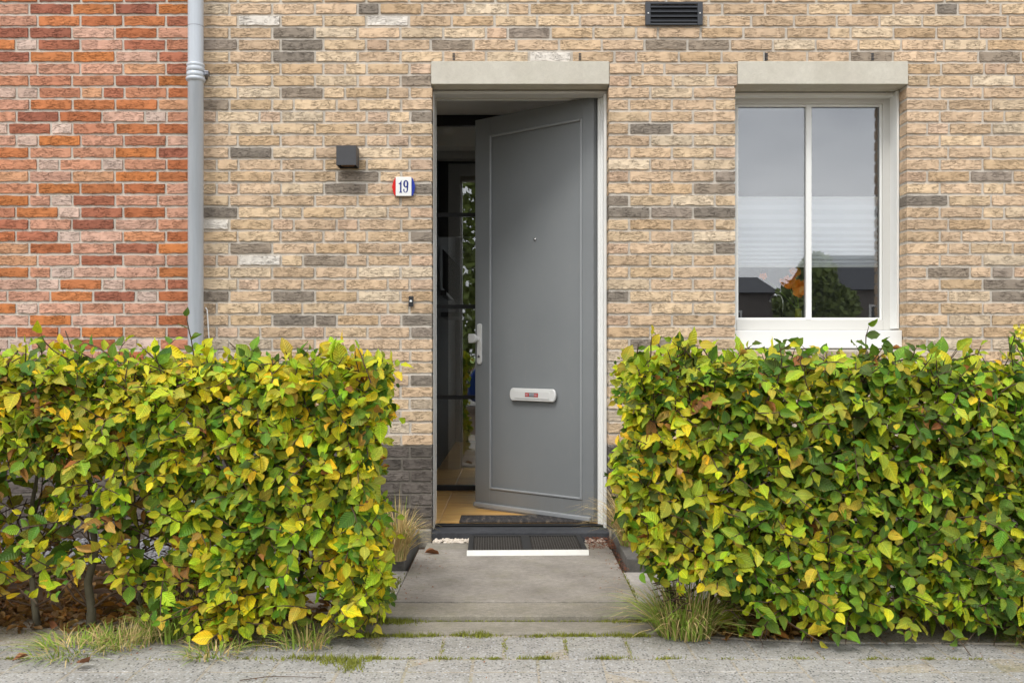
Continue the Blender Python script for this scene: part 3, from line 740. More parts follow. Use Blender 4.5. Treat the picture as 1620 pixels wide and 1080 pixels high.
# wall lamp
lx0, lz1 = fit(531.9, 230.2, -.1); lx1, lz0 = fit(563.5, 261.3, -.1)
wl_ = thing('wall_lamp', 'small dark cube wall lamp left of the house number', 'lamp', ((lx0 + lx1) / 2, 0, lz0))
b = MB(); t = .004
b.box(lx0, lx1, -.1, -.1 + t, lz0, lz1); b.box(lx0, lx0 + t, -.1 + t, -.004, lz0, lz1); b.box(lx1 - t, lx1, -.1 + t, -.004, lz0, lz1)
b.box(lx0 + t, lx1 - t, -.1 + t, -.004, lz1 - t, lz1); b.box(lx0 + t, lx1 - t, -.012, -.004, lz0, lz1 - t)
b.build('housing', M['lampgrey'], wl_, bevel=.0012)
MB().lathe([(.0, 0), (.036, 0), (.038, .006), (.038, .03)], ((lx0 + lx1) / 2, -.054, lz0 + .006), 20).build('lens', M['amber'], wl_)
# house number
cx, cz = fit(638.3, 295.3, -.02)
hn = thing('house_number_plate', 'enamel number plate 19 in red, white and blue beside the door', 'number plate', (cx, 0, cz - .05))
s_ = 1 / 303 / 21.6     # from the enlarged crop
def P(u, v): return cx + (u - 618) * s_, cz - (v - 545) * s_
def plate(pts, y0, name, mat, bev=.003): return MB().prism([P(*q) for q in pts][::-1], y0, -.004).build(name, mat, hn, bevel=bev)
MB().prism([P(352, 212), P(888, 212), P(888, 868), P(352, 868)][::-1], -.020, -.004).build('white_plate', M['pewhite'], hn, bevel=.003, seg=3)
MB().prism([P(350, 222), P(318, 255), P(290, 310), P(262, 370), P(248, 440), P(228, 500), P(222, 560), P(240, 620), P(255, 700), P(275, 770), P(310, 840), P(350, 875)], -.017, -.004).build('red_wing', M['red'], hn, bevel=.003)
MB().prism([P(890, 222), P(925, 255), P(955, 320), P(980, 380), P(992, 440), P(1005, 500), P(1012, 560), P(998, 620), P(985, 700), P(960, 780), P(930, 845), P(890, 875)][::-1], -.017, -.004).build('blue_wing', M['blue'], hn, bevel=.003)
nm = MB()
nm.prism([P(q[0], q[1]) for q in [(520, 370), (545, 335), (552, 335), (552, 715), (568, 735), (568, 755), (478, 755), (478, 735), (500, 718), (500, 470), (478, 462), (455, 450), (455, 432), (490, 425), (508, 402)]][::-1], -.0208, -.0195)
nm.build('digit_one', M['navy'], hn)
n9 = MB()
def ring(cu, cv, ro, so, ri, si, a0, a1, n=20):
    for k in range(n):
        t0, t1 = a0 + (a1 - a0) * k / n, a0 + (a1 - a0) * (k + 1) / n
        q = [P(cu + ro * math.cos(t0), cv + so * math.sin(t0)), P(cu + ro * math.cos(t1), cv + so * math.sin(t1)), P(cu + ri * math.cos(t1), cv + si * math.sin(t1)), P(cu + ri * math.cos(t0), cv + si * math.sin(t0))]
        n9.add([(x, -.0208, z) for x, z in q], [(0, 1, 2, 3)])
ring(700, 455, 90, 128, 30, 92, 0, 2 * math.pi, 28)
def strip(c1):
    for (a, b) in zip(c1[:-1], c1[1:]):
        q = [P(a[0], a[1]), P(a[2], a[3]), P(b[2], b[3]), P(b[0], b[1])]
        n9.add([(x, -.0209, z) for x, z in q], [(0, 1, 2, 3)])
strip([(734, 440, 782, 440), (736, 560, 780, 570), (732, 640, 772, 660), (718, 710, 750, 725), (690, 735, 700, 755), (660, 715, 650, 740), (648, 680, 615, 700), (652, 655, 612, 650), (655, 625, 622, 625)])
ob = n9.build('digit_nine', M['navy'], hn)
# doorbell
bx, bz = fit(650, 476.5, -.02)
db = thing('doorbell', 'small black doorbell with a pale button left of the door', 'doorbell', (bx, 0, bz - .03))
MB().box(bx - .012, bx + .012, -.018, -.002, bz - .027, bz + .027).build('housing', M['black'], db, bevel=.002)
MB().tube([(bx, -.0215, bz), (bx, -.0175, bz)], .0065, 14).build('button', M['pewhite'], db)

# ------------------------------------------------------------------ ground
GZ = -.03
gr = struct('ground', MB().box(-60, 60, -60, .3, -.3, GZ - .012), M['soil'])
struct('far_ground', MB().box(-60, 60, -140, -60, -.3, GZ - .012), M['grass'])
YE, YS = -1.615, -1.26
# pavement: base bed of sand and every visible block
bed = struct('pavement', MB().box(-8, 8, -3.6, YE + .02, GZ - .011, GZ - .0015), M['sand'])
pv_n = 0
def paver(x0, x1, y0, y1, dz):
    me = PVM[(round(x1 - x0, 3), round(y1 - y0, 3))]
    o = bpy.data.objects.new('paving_block', me); COL.objects.link(o); o.parent = bed
    o.location = Vector(((x0 + x1) / 2, (y0 + y1) / 2, GZ - .006 + dz)) - WLOC[bed]; o.rotation_euler = (rnd.uniform(-.004, .004), rnd.uniform(-.004, .004), rnd.uniform(-.004, .004))
PVM = {}
def pmesh(w_, d_):
    m_ = MB(); h = .006
    c = .004; z1 = h
    vs = [(-w_/2, -d_/2, -.03), (w_/2, -d_/2, -.03), (w_/2, d_/2, -.03), (-w_/2, d_/2, -.03), (-w_/2, -d_/2, z1 - .003), (w_/2, -d_/2, z1 - .003), (w_/2, d_/2, z1 - .003), (-w_/2, d_/2, z1 - .003),
          (-w_/2 + c, -d_/2 + c, z1), (w_/2 - c, -d_/2 + c, z1), (w_/2 - c, d_/2 - c, z1), (-w_/2 + c, d_/2 - c, z1)]
    fs = [(8, 9, 10, 11), (4, 5, 9, 8), (5, 6, 10, 9), (6, 7, 11, 10), (7, 4, 8, 11), (0, 1, 5, 4), (1, 2, 6, 5), (2, 3, 7, 6), (3, 0, 4, 7)]
    me = bpy.data.meshes.new('paving_block'); me.from_pydata(vs, [], fs); me.materials.append(M['paver']); return me
for w_, d_ in ((.205, .245), (.205, .119)): PVM[(w_, d_)] = pmesh(w_, d_)
y = YE - .005
rows = [(.245, -.036), (.119, .076), (.119, .076), (.245, -.02), (.119, .05), (.119, .05), (.119, .0), (.119, .1)]
for d_, ox in rows:
    for k in range(-13, 14):
        x0 = ox + k * .210
        if y < -2.6 and abs(x0) > 1.9: continue
        paver(x0, x0 + .205, y - d_, y, rnd.uniform(-.0016, .0014))
    y -= d_ + .005
# kerb bands in front of the path
pth = struct('path', MB().box(-.50, .50, -1.455, -.27, -.08, -.052), M['band'])
sp = struct('path_slab', MB().slabp([(-.475, -.275), (-.475, -1.262), (.475, -1.262), (.475, -.275)], -.05, 0), M['slab'], bevel=.003)
struct('path_kerb', MB().box(-.50, .52, -1.452, -1.267, -.10, -.003), M['band'], bevel=.004)
struct('path_kerb', MB().box(-.60, .56, YE + .012, -1.458, -.14, -.022), M['band'], bevel=.006)
struct('path_edge_strip', MB().box(-.45, .47, -.268, -.10, -.06, -.004), M['band'], bevel=.003)
VF = [(-8, -1.74), (-1.9, -1.73), (-1.3, -1.72), (-1.0, -1.70), (-.8, -1.66), (-.605, YE + .006)]
struct('verge', MB().slabp([(-8, -1.36)] + VF + [(-.605, -1.41), (-.605, -1.36)], GZ - .011, GZ + .005), M['sand'])
struct('verge', MB().slabp([(.565, -1.36), (.565, YE + .006), (.8, -1.66), (1.1, -1.70), (1.6, -1.71), (8, -1.72), (8, -1.36)], GZ - .011, GZ + .005), M['sand'])
struct('side_slab', MB().slabp([(-1.22, -.70), (-1.22, -1.39), (-.62, -1.39), (-.482, -1.22), (-.482, -.70)], -.07, -.010), M['sideslab'], bevel=.003)
struct('side_slab', MB().box(.482, 1.5, -1.25, -.722, -.07, -.010), M['sideslab'], bevel=.003)
for x0 in (1.51, 2.12): struct('side_slab', MB().box(x0 + .005, x0 + .6, -1.35, -.72, -.07, -.010), M['sideslab'], bevel=.003)
# dark edging of the beds
struct('bed_edging', MB().box(-1.4, -.56, -.695, -.64, -.08, .065), M['edging'], bevel=.006)
struct('bed_edging', MB().box(-.555, -.50, -.695, -.035, -.08, .055), M['edging'], bevel=.006)
struct('bed_edging', MB().box(.50, .565, -.40, -.02, -.08, .055), M['edging'], bevel=.006)
struct('bed_edging', MB().box(.50, .60, -.72, -.405, -.08, .05), M['edging'], bevel=.006)
struct('bed_edging', MB().box(.605, 1.5, -.72, -.66, -.08, .03), M['edging'], bevel=.006)
struct('planting_bed', MB().box(-4, -.56, -.635, .0, -.07, .0), M['soil'])
struct('planting_bed', MB().box(.57, 4, -.65, .0, -.07, .0), M['soil'])
struct('threshold_plinth', MB().box(DX0 - .1, DX0 - .001, -.03, .0, -.06, .05), M['band'], bevel=.008)
struct('threshold_plinth', MB().box(DX1 + .001, DX1 + .09, -.03, .0, -.06, .05), M['band'], bevel=.008)

# pebbles and gravel
ico_v = np.array([(0,0,1),(.894,0,.447),(.276,.851,.447),(-.724,.526,.447),(-.724,-.526,.447),(.276,-.851,.447),(.724,.526,-.447),(-.276,.851,-.447),(-.894,0,-.447),(-.276,-.851,-.447),(.724,-.526,-.447),(0,0,-1)])
ico_f = np.array([(0,1,2),(0,2,3),(0,3,4),(0,4,5),(0,5,1),(1,6,2),(2,7,3),(3,8,4),(4,9,5),(5,10,1),(6,7,2),(7,8,3),(8,9,4),(9,10,5),(10,6,1),(11,7,6),(11,8,7),(11,9,8),(11,10,9),(11,6,10)])
def scatter_stones(name, boxes, n, size, mat, label, z):
    V_, F_ = [], []
    for i in range(n):
        x0, x1, y0, y1 = boxes[i % len(boxes)]; s = size * nr.uniform(.5, 1.2)
        v = ico_v * (1 + nr.uniform(-.18, .18, (12, 1))) * np.array([s, s * nr.uniform(.6, 1), s * nr.uniform(.4, .7)])
        a = nr.uniform(0, 6.28); c_, s_2 = math.cos(a), math.sin(a); v = v @ np.array([[c_, -s_2, 0], [s_2, c_, 0], [0, 0, 1]])
        v += np.array([nr.uniform(x0, x1), nr.uniform(y0, y1), z + s * .25 + nr.uniform(0, .012)]); F_.append(ico_f + 12 * i); V_.append(v)
    o = join_numpy(name, np.concatenate(V_), np.concatenate(F_), mat, smooth=True); tag(o, label, 'pebbles', kind='stuff')
struct('pebble_bed', MB().box(-.45, .49, -.098, -.021, -.08, -.02), M['soil'])
scatter_stones('pebbles', [(-.42, -.2, -.095, -.025)] * 8 + [(.36, .46, -.09, -.03)], 330, .0105, M['pebble'], 'pale pebbles along the foot of the door threshold', -.012)
scatter_stones('gravel', [(-3.2, -.6, -.62, -.03), (-3.2, -1.5, -.62, -.1)], 3200, .014, M['gravel'], 'grey white gravel in the bed behind the left hedge', .0)

# ------------------------------------------------------------------ door mat outside
mo = thing('scraper_mat', 'black rubber scraper mat with a white front edge lying before the door', 'doormat', ((835 - 815) / 329 , -.41, 0), R(1.6))
Wm, Dm = .288, .385
m_ = MB(); e_ = .02; hc = .022
m_.box(-Wm, -Wm + .024, 0, Dm, .001, .024); m_.box(Wm - .024, Wm, 0, Dm, .001, .024); m_.box(-Wm + .024, Wm - .024, Dm - .02, Dm, .001, .024); m_.box(-Wm + .024, Wm - .024, 0, .012, .001, .024)
m_.box(-.022, .022, .012, Dm - .02, .001, .024); m_.box(-Wm + .024, -.022, .012, Dm - .02, .001, .005); m_.box(.022, Wm - .024, .012, Dm - .02, .001, .005)
m_.build('rim', M['rubber'], mo, local='keep', bevel=.002)
m_.__init__()
for x0, x1 in ((-Wm + .024, -.022), (.022, Wm - .024)):
    nx, ny = 19, 14
    for i in range(1, nx):
        x = x0 + (x1 - x0) * i / nx; m_.box(x - .0016, x + .0016, .012, Dm - .02, .005, .019)
    for k_ in range(1, ny):
        y = .012 + (Dm - .032) * k_ / ny; m_.box(x0, x1, y - .0016, y + .0016, .005, .0185)
o = m_.build('rubber_grid', M['gridrubber'], mo, local='keep'); o['kind'] = 'stuff'
m_.__init__(); 
m_.add([(-Wm - .004, -.018, .001), (Wm + .004, -.018, .001), (Wm + .004, 0, .0245), (-Wm - .004, 0, .0245), (-Wm - .004, .0, .001), (Wm + .004, .0, .001)], [(0, 1, 2, 3), (1, 5, 2), (0, 3, 4), (3, 2, 5, 4)])
m_.build('front_edge', M['matwhite'], mo, local='keep')

# ------------------------------------------------------------------ beech hedges
def leaf_shape(kind, seed):
    r = random.Random(seed); ts = [0, .1, .26, .44, .62, .8, .93, 1.0]; ws = [.0, .17, .30, .345, .30, .18, .06, .0]; ws = [q * r.uniform(.85, 1.12) for q in ws]
    curl = r.uniform(-.6, .35); fold = r.uniform(.08, .62); twist = r.uniform(-.5, .5); bend = r.uniform(-.2, .2)
    if kind == 'curled': curl = r.uniform(-1.0, .9); fold = r.uniform(.5, 1.0); twist = r.uniform(-.9, .9)
    vs, uv = [], []
    for i, (t, w_) in enumerate(zip(ts, ws)):
        zc = curl * t * t * .5; xc = bend * t * t
        wav = (.03 if i % 2 else -.025) if kind != 'curled' else r.uniform(-.05, .05)
        w_ *= r.uniform(.93, 1.06); a = twist * t
        for sgn in (-1, 0, 1):
            lx, lz = sgn * w_ * math.cos(fold), abs(sgn) * (w_ * math.sin(fold) + wav)
            vs.append((xc + lx * math.cos(a) - lz * math.sin(a), t, zc + lx * math.sin(a) + lz * math.cos(a))); uv.append((sgn * w_ * 1.5, t))
    fs = []
    for i in range(len(ts) - 1):
        for s in (0, 1):
            a = i * 3 + s; fs.append((a, a + 1, a + 4, a + 3))
    return np.array(vs), np.array(fs), np.array(uv)
LV = [leaf_shape('flat', 100 + k) for k in range(15)] + [leaf_shape('curled', 300 + k) for k in range(4)]
LME = []
for v, f, uv in LV:
    me = bpy.data.meshes.new('leaf'); me.from_pydata([tuple(a) for a in v], [], [tuple(int(i) for i in a) for a in f])
    l = me.uv_layers.new(name='UVMap')
    for q in me.loops: l.data[q.index].uv = uv[q.vertex_index]
    for q in me.polygons: q.use_smooth = True
    me.materials.append(M['leaf_o']); LME.append(me)

PAL = {'yg': [(176, 186, 44), (190, 196, 52), (158, 176, 46), (182, 184, 70)], 'ye': [(226, 208, 44), (232, 214, 66), (222, 202, 48), (214, 190, 48)],
       'gr': [(112, 146, 50), (102, 136, 48), (130, 158, 52), (94, 128, 52)], 'dg': [(80, 108, 46), (72, 98, 42), (90, 114, 46)],
       'ol': [(170, 166, 68), (156, 160, 62), (184, 172, 74)], 'br': [(172, 128, 78), (158, 112, 68), (190, 152, 102), (150, 104, 66)]}
def pick(r, weights):
    ks = list(weights); k = r.choices(ks, [weights[q] for q in ks])[0]
    return k, lin(*[min(255, c * r.uniform(.9, 1.08)) for c in r.choice(PAL[k])])

def frame_from(axis, normal):
    a = axis.normalized(); n = (normal - a * normal.dot(a))
    if n.length < 1e-3: n = a.orthogonal()
    n.normalize(); x = a.cross(n)
    return np.array([[x.x, a.x, n.x], [x.y, a.y, n.y], [x.z, a.z, n.z]])

def hedge(name, label, x0, x1, yf, yb, ztop, end_side, weights_fn, endfn, botfn, densfn, seed, stems, spray_n):
    """x0..x1, front yf (towards the street), back yb"""
    r = random.Random(seed); nprs = np.random.RandomState(seed)
    root = thing(name, label, 'hedge', ((x0 + x1) / 2, (yf + yb) / 2, GZ))
    leaves = []; twigs = MB()
    def spray(p, d, n, length, size):
        d = d.normalized(); q = p.copy(); pts = [p.copy()]; k = r.randint(4, 7); side = r.choice((-1, 1))
        wts = weights_fn(p, r); main = pick(r, wts)[0]
        for i in range(k):
            q = q + d * (length / k); d = (d + Vector((r.uniform(-.25, .25), r.uniform(-.25, .25), r.uniform(-.25, .18)))).normalized(); pts.append(q.copy())
            sidev = d.cross(n)
            if sidev.length < .05: sidev = d.orthogonal()
            sidev.normalize(); side = -side
            last = i == k - 1
            ax = d * (.55 if not last else 1.2) + sidev * side * (.9 if not last else .15) + Vector((0, 0, -r.uniform(0, .55))) + n * .12
            nn = n + Vector((r.gauss(0, .55), r.gauss(0, .5), r.gauss(0, .55)))
            kk, c = (pick(r, wts) if r.random() < .38 else pick(r, {main: 1})); sz = size * r.choice((r.uniform(.4, .85), r.uniform(.7, 1.1), r.uniform(.9, 1.45))) * (.7 if i >= k - 2 else 1)
            var = r.randrange(15) if kk != 'br' or r.random() < .25 else 15 + r.randrange(4)
            if r.random() < .06: var = 15 + r.randrange(4)
            if q.z + ax.normalized().z * sz < max(GZ + .02, botfn(q.x) - .05): continue
            lim = endfn(q.z) + end_side * (r.uniform(.0, .03) + .03 * math.sin(q.z * 23 + q.y * 17) + (r.uniform(0, .07) if r.random() < .12 else 0))
            if (q.x + ax.normalized().x * sz - lim) * end_side > 0: continue
            leaves.append((q.copy(), ax, nn, sz, var, c))
        if (pts[-1].x - endfn(p.z)) * end_side < .0: twigs.tube(pts, [.0022] * (len(pts) - 1) + [.001], 4, cap=False)
    n_front, n_top, n_end, n_core = spray_n
    def surf_end(z): return endfn(z)
    i = 0
    while i < n_front:
        z = r.uniform(.0, ztop); xe = surf_end(z)
        x = r.uniform(min(x0, xe) if end_side > 0 else xe, xe if end_side > 0 else x1)
        if r.random() > densfn(x, z) or z < botfn(x): i += .34; continue
        i += 1
        dep = abs(r.gauss(0, .05)); p = Vector((x, yf + .07 + dep + (.05 if z > ztop - .1 else 0), z))
        d = Vector((r.uniform(-.9, .9), -r.uniform(.1, .75), r.uniform(-.55, .75))); n = Vector((r.uniform(-.35, .35), -.85, r.uniform(.15, .85)))
        spray(p, d, n, r.uniform(.08, .17), .058)
    for i in range(n_top):
        xe = surf_end(ztop); x = r.uniform(x0, xe) if end_side > 0 else r.uniform(xe, x1)
        p = Vector((x, r.uniform(yf + .05, yb), ztop - .09 + r.uniform(-.03, .02)))
        tall = r.random() < .02
        d = Vector((r.uniform(-.7, .7), r.uniform(-.6, .5), r.uniform(.1, .7) + (.9 if tall else 0)))
        spray(p, d, Vector((r.uniform(-.4, .4), -r.uniform(.2, .9), 1)), r.uniform(.07, .13) + (.02 if tall else 0), .05)
    for i in range(n_end):
        z = r.uniform(.04, ztop - .03); xe = surf_end(z)
        p = Vector((xe - end_side * .09, r.uniform(yf + .05, yb), z))
        d = Vector((end_side * r.uniform(.2, 1), r.uniform(-.8, .8), r.uniform(-.4, .6)))
        spray(p, d, Vector((end_side * .7, -.5, .5)), r.uniform(.07, .14), .058)
    for i in range(n_core):
        z = r.uniform(.03, ztop - .05); xe = surf_end(z); x = r.uniform(x0, xe - .1) if end_side > 0 else r.uniform(xe + .1, x1)
        if r.random() > densfn(x, z) ** .5 or z < botfn(x): continue
        p = Vector((x, r.uniform(yf + .16, yb), z))
        spray(p, Vector((r.uniform(-1, 1), r.uniform(-1, 1), r.uniform(-.5, .8))), Vector((r.uniform(-.7, .7), r.uniform(-1, .6), .6)), r.uniform(.1, .2), .066)
    # nearest leaves in the frame become objects of their own
    def rank(l):
        p = l[0]; d = p.y + 5; u = p.x / d * 1515 + 815; v = 555 - (p.z - EYE) / d * 1515
        vis = 0 < u < 1620 and 0 < v < 1080
        face = abs(l[2].normalized().y)
        return (0 if vis else 10) + d - l[3] * face * 6
    leaves.sort(key=rank)
    rl = WLOC[root]
    V_, F_, U_, T_ = [], [], [], []; off = 0
    for i, (p, ax, nn, sz, var, c) in enumerate(leaves):
        Rm = frame_from(ax, nn)
        if i < 298:
            o = bpy.data.objects.new('leaf', LME[var]); COL.objects.link(o); o.parent = root
            m4 = Matrix([[*(Rm[a] * sz), 0] for a in range(3)] + [[0, 0, 0, 1]]); o.matrix_local = Matrix.Translation(p - rl) @ m4; o.color = c
        else:
            v, f, uv = LV[var]; w_ = v @ (Rm * sz).T + np.array(p); V_.append(w_); F_.append(f + off); U_.append(uv); off += len(v); T_.append(np.tile(c, (len(v), 1)))
    join_numpy('foliage', np.concatenate(V_), np.concatenate(F_), M['leaf_a'], np.concatenate(U_), np.concatenate(T_), root, smooth=True)
    # stems
    for sx, sy, rad in stems:
        q = Vector((sx, sy, GZ - .02)); pts = [q.copy()]; rr = [rad * 1.25]; nseg = 9; h = ztop - .08 - r.uniform(0, .1)
        for k in range(nseg):
            q = q + Vector((r.uniform(-.022, .022), r.uniform(-.02, .02), (h - GZ) / nseg)); pts.append(q.copy()); rr.append(rad * (1 - .75 * (k + 1) / nseg))
        MB().tube(pts, rr, 9).build('stem', M['stem'], root)
        for k in range(26):
            b0 = pts[r.randrange(1, nseg)]; d = Vector((r.uniform(-1, 1), r.uniform(-.7, .7), r.uniform(.1, .8))).normalized(); L = r.uniform(.12, .38)
            if (b0.x + d.x * L - endfn(b0.z)) * end_side > -.02: continue
            m1 = b0 + d * L * .5 + Vector((r.uniform(-.02, .02), 0, r.uniform(-.01, .03)))
            twigs.tube([b0, m1, b0 + d * L + Vector((0, 0, r.uniform(-.03, .05)))], [rad * .32, rad * .22, .002], 5, cap=False)
    tw = twigs.build('twigs', M['twig'], root); tw['kind'] = 'stuff'
    return root

def wl(p, r):
    # left hedge: yellow top right, olive and brown low left, a green pocket in the middle
    yel = 1.0 + 1.2 * math.exp(-((p.x + .95) ** 2 / .12 + (p.z - .8) ** 2 / .12))
    w_ = dict(yg=4.6, ye=1.0 * yel, gr=1.1, dg=.4, ol=.9, br=.22)
    if (p.x + .95) ** 2 + (p.z - .45) ** 2 < .05: w_.update(gr=3.2, dg=1.0, ye=.5)
    if p.x < -1.3 and p.z < .75: w_.update(ol=2.8, br=1.1, ye=.5, yg=1.8, dg=1.0)
    if p.x < -1.45 and p.z > .75: w_.update(gr=1.6, yg=4.0)
    if r.random() < .08: w_ = dict(ye=4, yg=1)
    elif r.random() < .2: w_ = dict(gr=4, dg=1, yg=1)
    return w_
def wr(p, r):
    w_ = dict(yg=3.6, ye=.15, gr=3.2, dg=1.3, ol=.6, br=.1)
    if p.x < .75: w_.update(ye=1.2, ol=1.8, gr=.5, br=.4)
    if p.x > 1.15 and p.z < .75: w_.update(gr=4.2, dg=1.2, ye=.12, yg=2.6)
    if p.z > .8: w_.update(yg=4.6, ye=.6, ol=.8)
    if r.random() < .18: w_ = dict(gr=4, dg=1.5, yg=1.5)
    return w_
def endL(z): return -.475 + .02 * math.sin(z * 9) - (.05 if z > .95 else 0) 
def endR(z): return (.385 if z > .45 else .385 + (.45 - z) * .32) + .015 * math.sin(z * 11) + (.06 if z > .95 else 0)
def botL(x): return (.13 if x < -1.12 else .02) + .05 * math.sin(x * 7)
def botR(x): return .02 + .03 * math.sin(x * 6) + (.21 if x < .76 else .05 if x < 1.0 else 0)
def denL(x, z):
    d = 1.0
    if x < -1.15 and z < .6: d = .15
    if x < -1.0 and .1 < z < .3: d = .28
    if -.95 < x < -.6 and z < .35: d = .55
    return d
def denR(x, z): return .35 if (x - 1.36) ** 2 + (z - .68) ** 2 < .006 else 1.0
stL = [(-.62, -1.5, .013), (-.79, -1.46, .012), (-.98, -1.52, .014), (-1.2, -1.48, .013), (-1.36, -1.5, .012), (-1.53, -1.55, .017), (-1.74, -1.5, .013), (-1.95, -1.48, .013), (-2.2, -1.5, .014), (-2.45, -1.5, .013)]
stR = [(.56, -1.42, .013), (.74, -1.46, .012), (.92, -1.44, .014), (1.12, -1.46, .013), (1.3, -1.48, .012), (1.5, -1.44, .013), (1.72, -1.46, .014), (1.95, -1.46, .013), (2.2, -1.46, .013), (2.45, -1.46, .013)]
hedge('beech_hedge', 'yellowing beech hedge left of the path, sparse with bare stems at its left foot', -2.65, -.47, -1.80, -1.28, .945, 1, wl, endL, botL, denL, 21, stL, (1480, 500, 210, 1000))
hedge('beech_hedge', 'dense greener beech hedge right of the path, below the window', .40, 2.65, -1.80, -1.26, .945, -1, wr, endR, botR, denR, 22, stR, (1700, 540, 230, 1000))

# ------------------------------------------------------------------ grasses, weeds, litter
def tussock(name, label, cx, cy, cz, n, hgt, spread, mats, seed, kind=None, parts=('dry_blades', 'green_blades'), cat='grass tuft', arch=1.0, rad=.03):
    r = random.Random(seed); root = thing(name, label, cat, (cx, cy, cz))
    bl_ = [MB(), MB()]
    for i in range(n):
        a = r.uniform(0, 6.28); rr = rad * math.sqrt(r.random()); b0 = Vector((cx + rr * math.cos(a), cy + rr * math.sin(a), cz))
        a += r.gauss(0, .5); lean = r.uniform(.1, 1) * spread; h = hgt * r.uniform(.45, 1.1); w_ = r.uniform(.0011, .003)
        out = Vector((math.cos(a), math.sin(a), 0)); sd = Vector((-math.sin(a + r.uniform(-1, 1)), math.cos(a), 0)).normalized() * w_
        pts = []
        for t in (0, .3, .6, .82, 1): pts.append(b0 + out * lean * (t ** 1.5) + Vector((0, 0, h * (t - arch * .55 * t ** 3 * (lean / spread)))))
        vs = []; 
        for t, p in zip((1, .9, .7, .45, .08), pts): vs += [p - sd * t, p + sd * t]
        bl_[0 if r.random() < mats else 1].add(vs, [(2 * k, 2 * k + 1, 2 * k + 3, 2 * k + 2) for k in range(4)])
    for b_, m_, nm_ in zip(bl_, (M['grass_dry'], M['grass']), parts):
        if b_.v: o = b_.build(nm_, m_, root); o['kind'] = 'stuff'
    return root
tussock('grass_tuft', 'straw coloured grass tuft on the dark edging beside the left hedge', -.52, -.75, .05, 480, .30, .17, .93, 1, rad=.035)
tussock('grass_tuft', 'arching straw grass beside the door frame, half behind the right hedge', .56, -.42, .04, 480, .38, .30, .85, 2, rad=.05)
tussock('grass_tuft', 'large green and straw grass tuft at the foot of the right hedge', .60, -1.60, GZ + .004, 620, .23, .27, .38, 3, rad=.10)
tussock('grass_tuft', 'green grass tuft under the middle of the left hedge', -1.20, -1.64, GZ + .004, 260, .18, .16, .25, 4, rad=.09)
tussock('grass_tuft', 'flat green weed tuft on the pavement, far left of the others', -1.47, -1.78, GZ + .004, 300, .055, .15, .35, 5, rad=.14)
tussock('grass_tuft', 'dry green weed tuft beside the dead leaves left of the long twig', -1.34, -1.72, GZ + .004, 200, .09, .14, .55, 6, rad=.1)
tussock('grass_tuft', 'small weed tuft right of the long twig under the left hedge end', -.72, -1.72, GZ + .004, 190, .10, .13, .35, 7, rad=.09)
tussock('grass_tuft', 'thin grass wisps at the lower right corner of the left hedge', -.56, -1.42, -.05, 90, .16, .06, .5, 8, rad=.05)
tussock('grass_tuft', 'low green grass patch at the right edge of the pavement', 1.76, -1.66, GZ + .004, 200, .03, .12, .3, 9, rad=.06)
tussock('grass_tuft', 'dark green grass clump showing through the left hedge foot', -.98, -1.40, GZ + .004, 300, .12, .14, .1, 10, rad=.1)
tussock('grass_tuft', 'small pale weed tuft on the pavement under the left hedge', -1.0, -1.82, GZ + .004, 170, .055, .1, .45, 12, rad=.09)
# moss and short weeds in joints
mo_ = MB(); r = random.Random(4)
def mosspatch(x, y, z, L, W, n, h=.012):
    for i in range(n):
        a, b_ = x + r.gauss(0, L), y + r.gauss(0, W); t = r.uniform(0, 6.28); hh_ = h * r.uniform(.4, 1.4); ww = r.uniform(.0012, .003)
        dx, dy = ww * math.cos(t), ww * math.sin(t); lx, ly = r.uniform(-.008, .008), r.uniform(-.008, .008)
        mo_.add([(a - dx, b_ - dy, z), (a + dx, b_ + dy, z), (a + lx, b_ + ly, z + hh_)], [(0, 1, 2)])
for q in range(46):
    xx = r.uniform(-.56, .56); mosspatch(xx, YE + r.uniform(-.008, .01), GZ, r.uniform(.008, .035), r.uniform(.004, .012), int(r.uniform(15, 90)), r.uniform(.006, .018))
mosspatch(-.45, -1.46, -.022, .05, .02, 800, .014); mosspatch(.42, -1.46, -.022, .06, .01, 350, .01); mosspatch(0, -1.458, -.022, .3, .003, 500, .005); mosspatch(-.52, -1.44, -.02, .04, .03, 500, .014)
mosspatch(-.5, -1.0, -.012, .008, .12, 260); mosspatch(.478, -1.0, -.01, .006, .15, 160)
for xx in (-.46, -.2, .02, .11, .3, .52): mosspatch(xx + r.uniform(-.04, .04), YE - .25, GZ, r.uniform(.01, .03), .005, int(r.uniform(40, 140)), .012)
for q in range(40): mosspatch(r.uniform(-1.9, 1.9), YE - .25 + r.uniform(-.005, .005), GZ, r.uniform(.01, .05), .004, int(r.uniform(8, 40)), .008)
for xx in (-.246, -.036, .174, .384): mosspatch(xx, YE - .12, GZ, .004, .06, 40, .008)
mosspatch(-.56, YE - .28, GZ, .04, .02, 260, .016); mosspatch(-.66, YE - .25, GZ, .07, .015, 260, .014); mosspatch(-.52, YE - .33, GZ, .02, .03, 200, .016); mosspatch(-.9, YE - .1, GZ, .12, .03, 300, .014); mosspatch(-1.6, -1.6, GZ, .2, .03, 300, .01)
mosspatch(-.62, YE, GZ, .1, .02, 260); 
tag(mo_.build('moss', M['moss']), 'moss and tiny weeds in the joints of path and pavement', 'moss', kind='stuff')
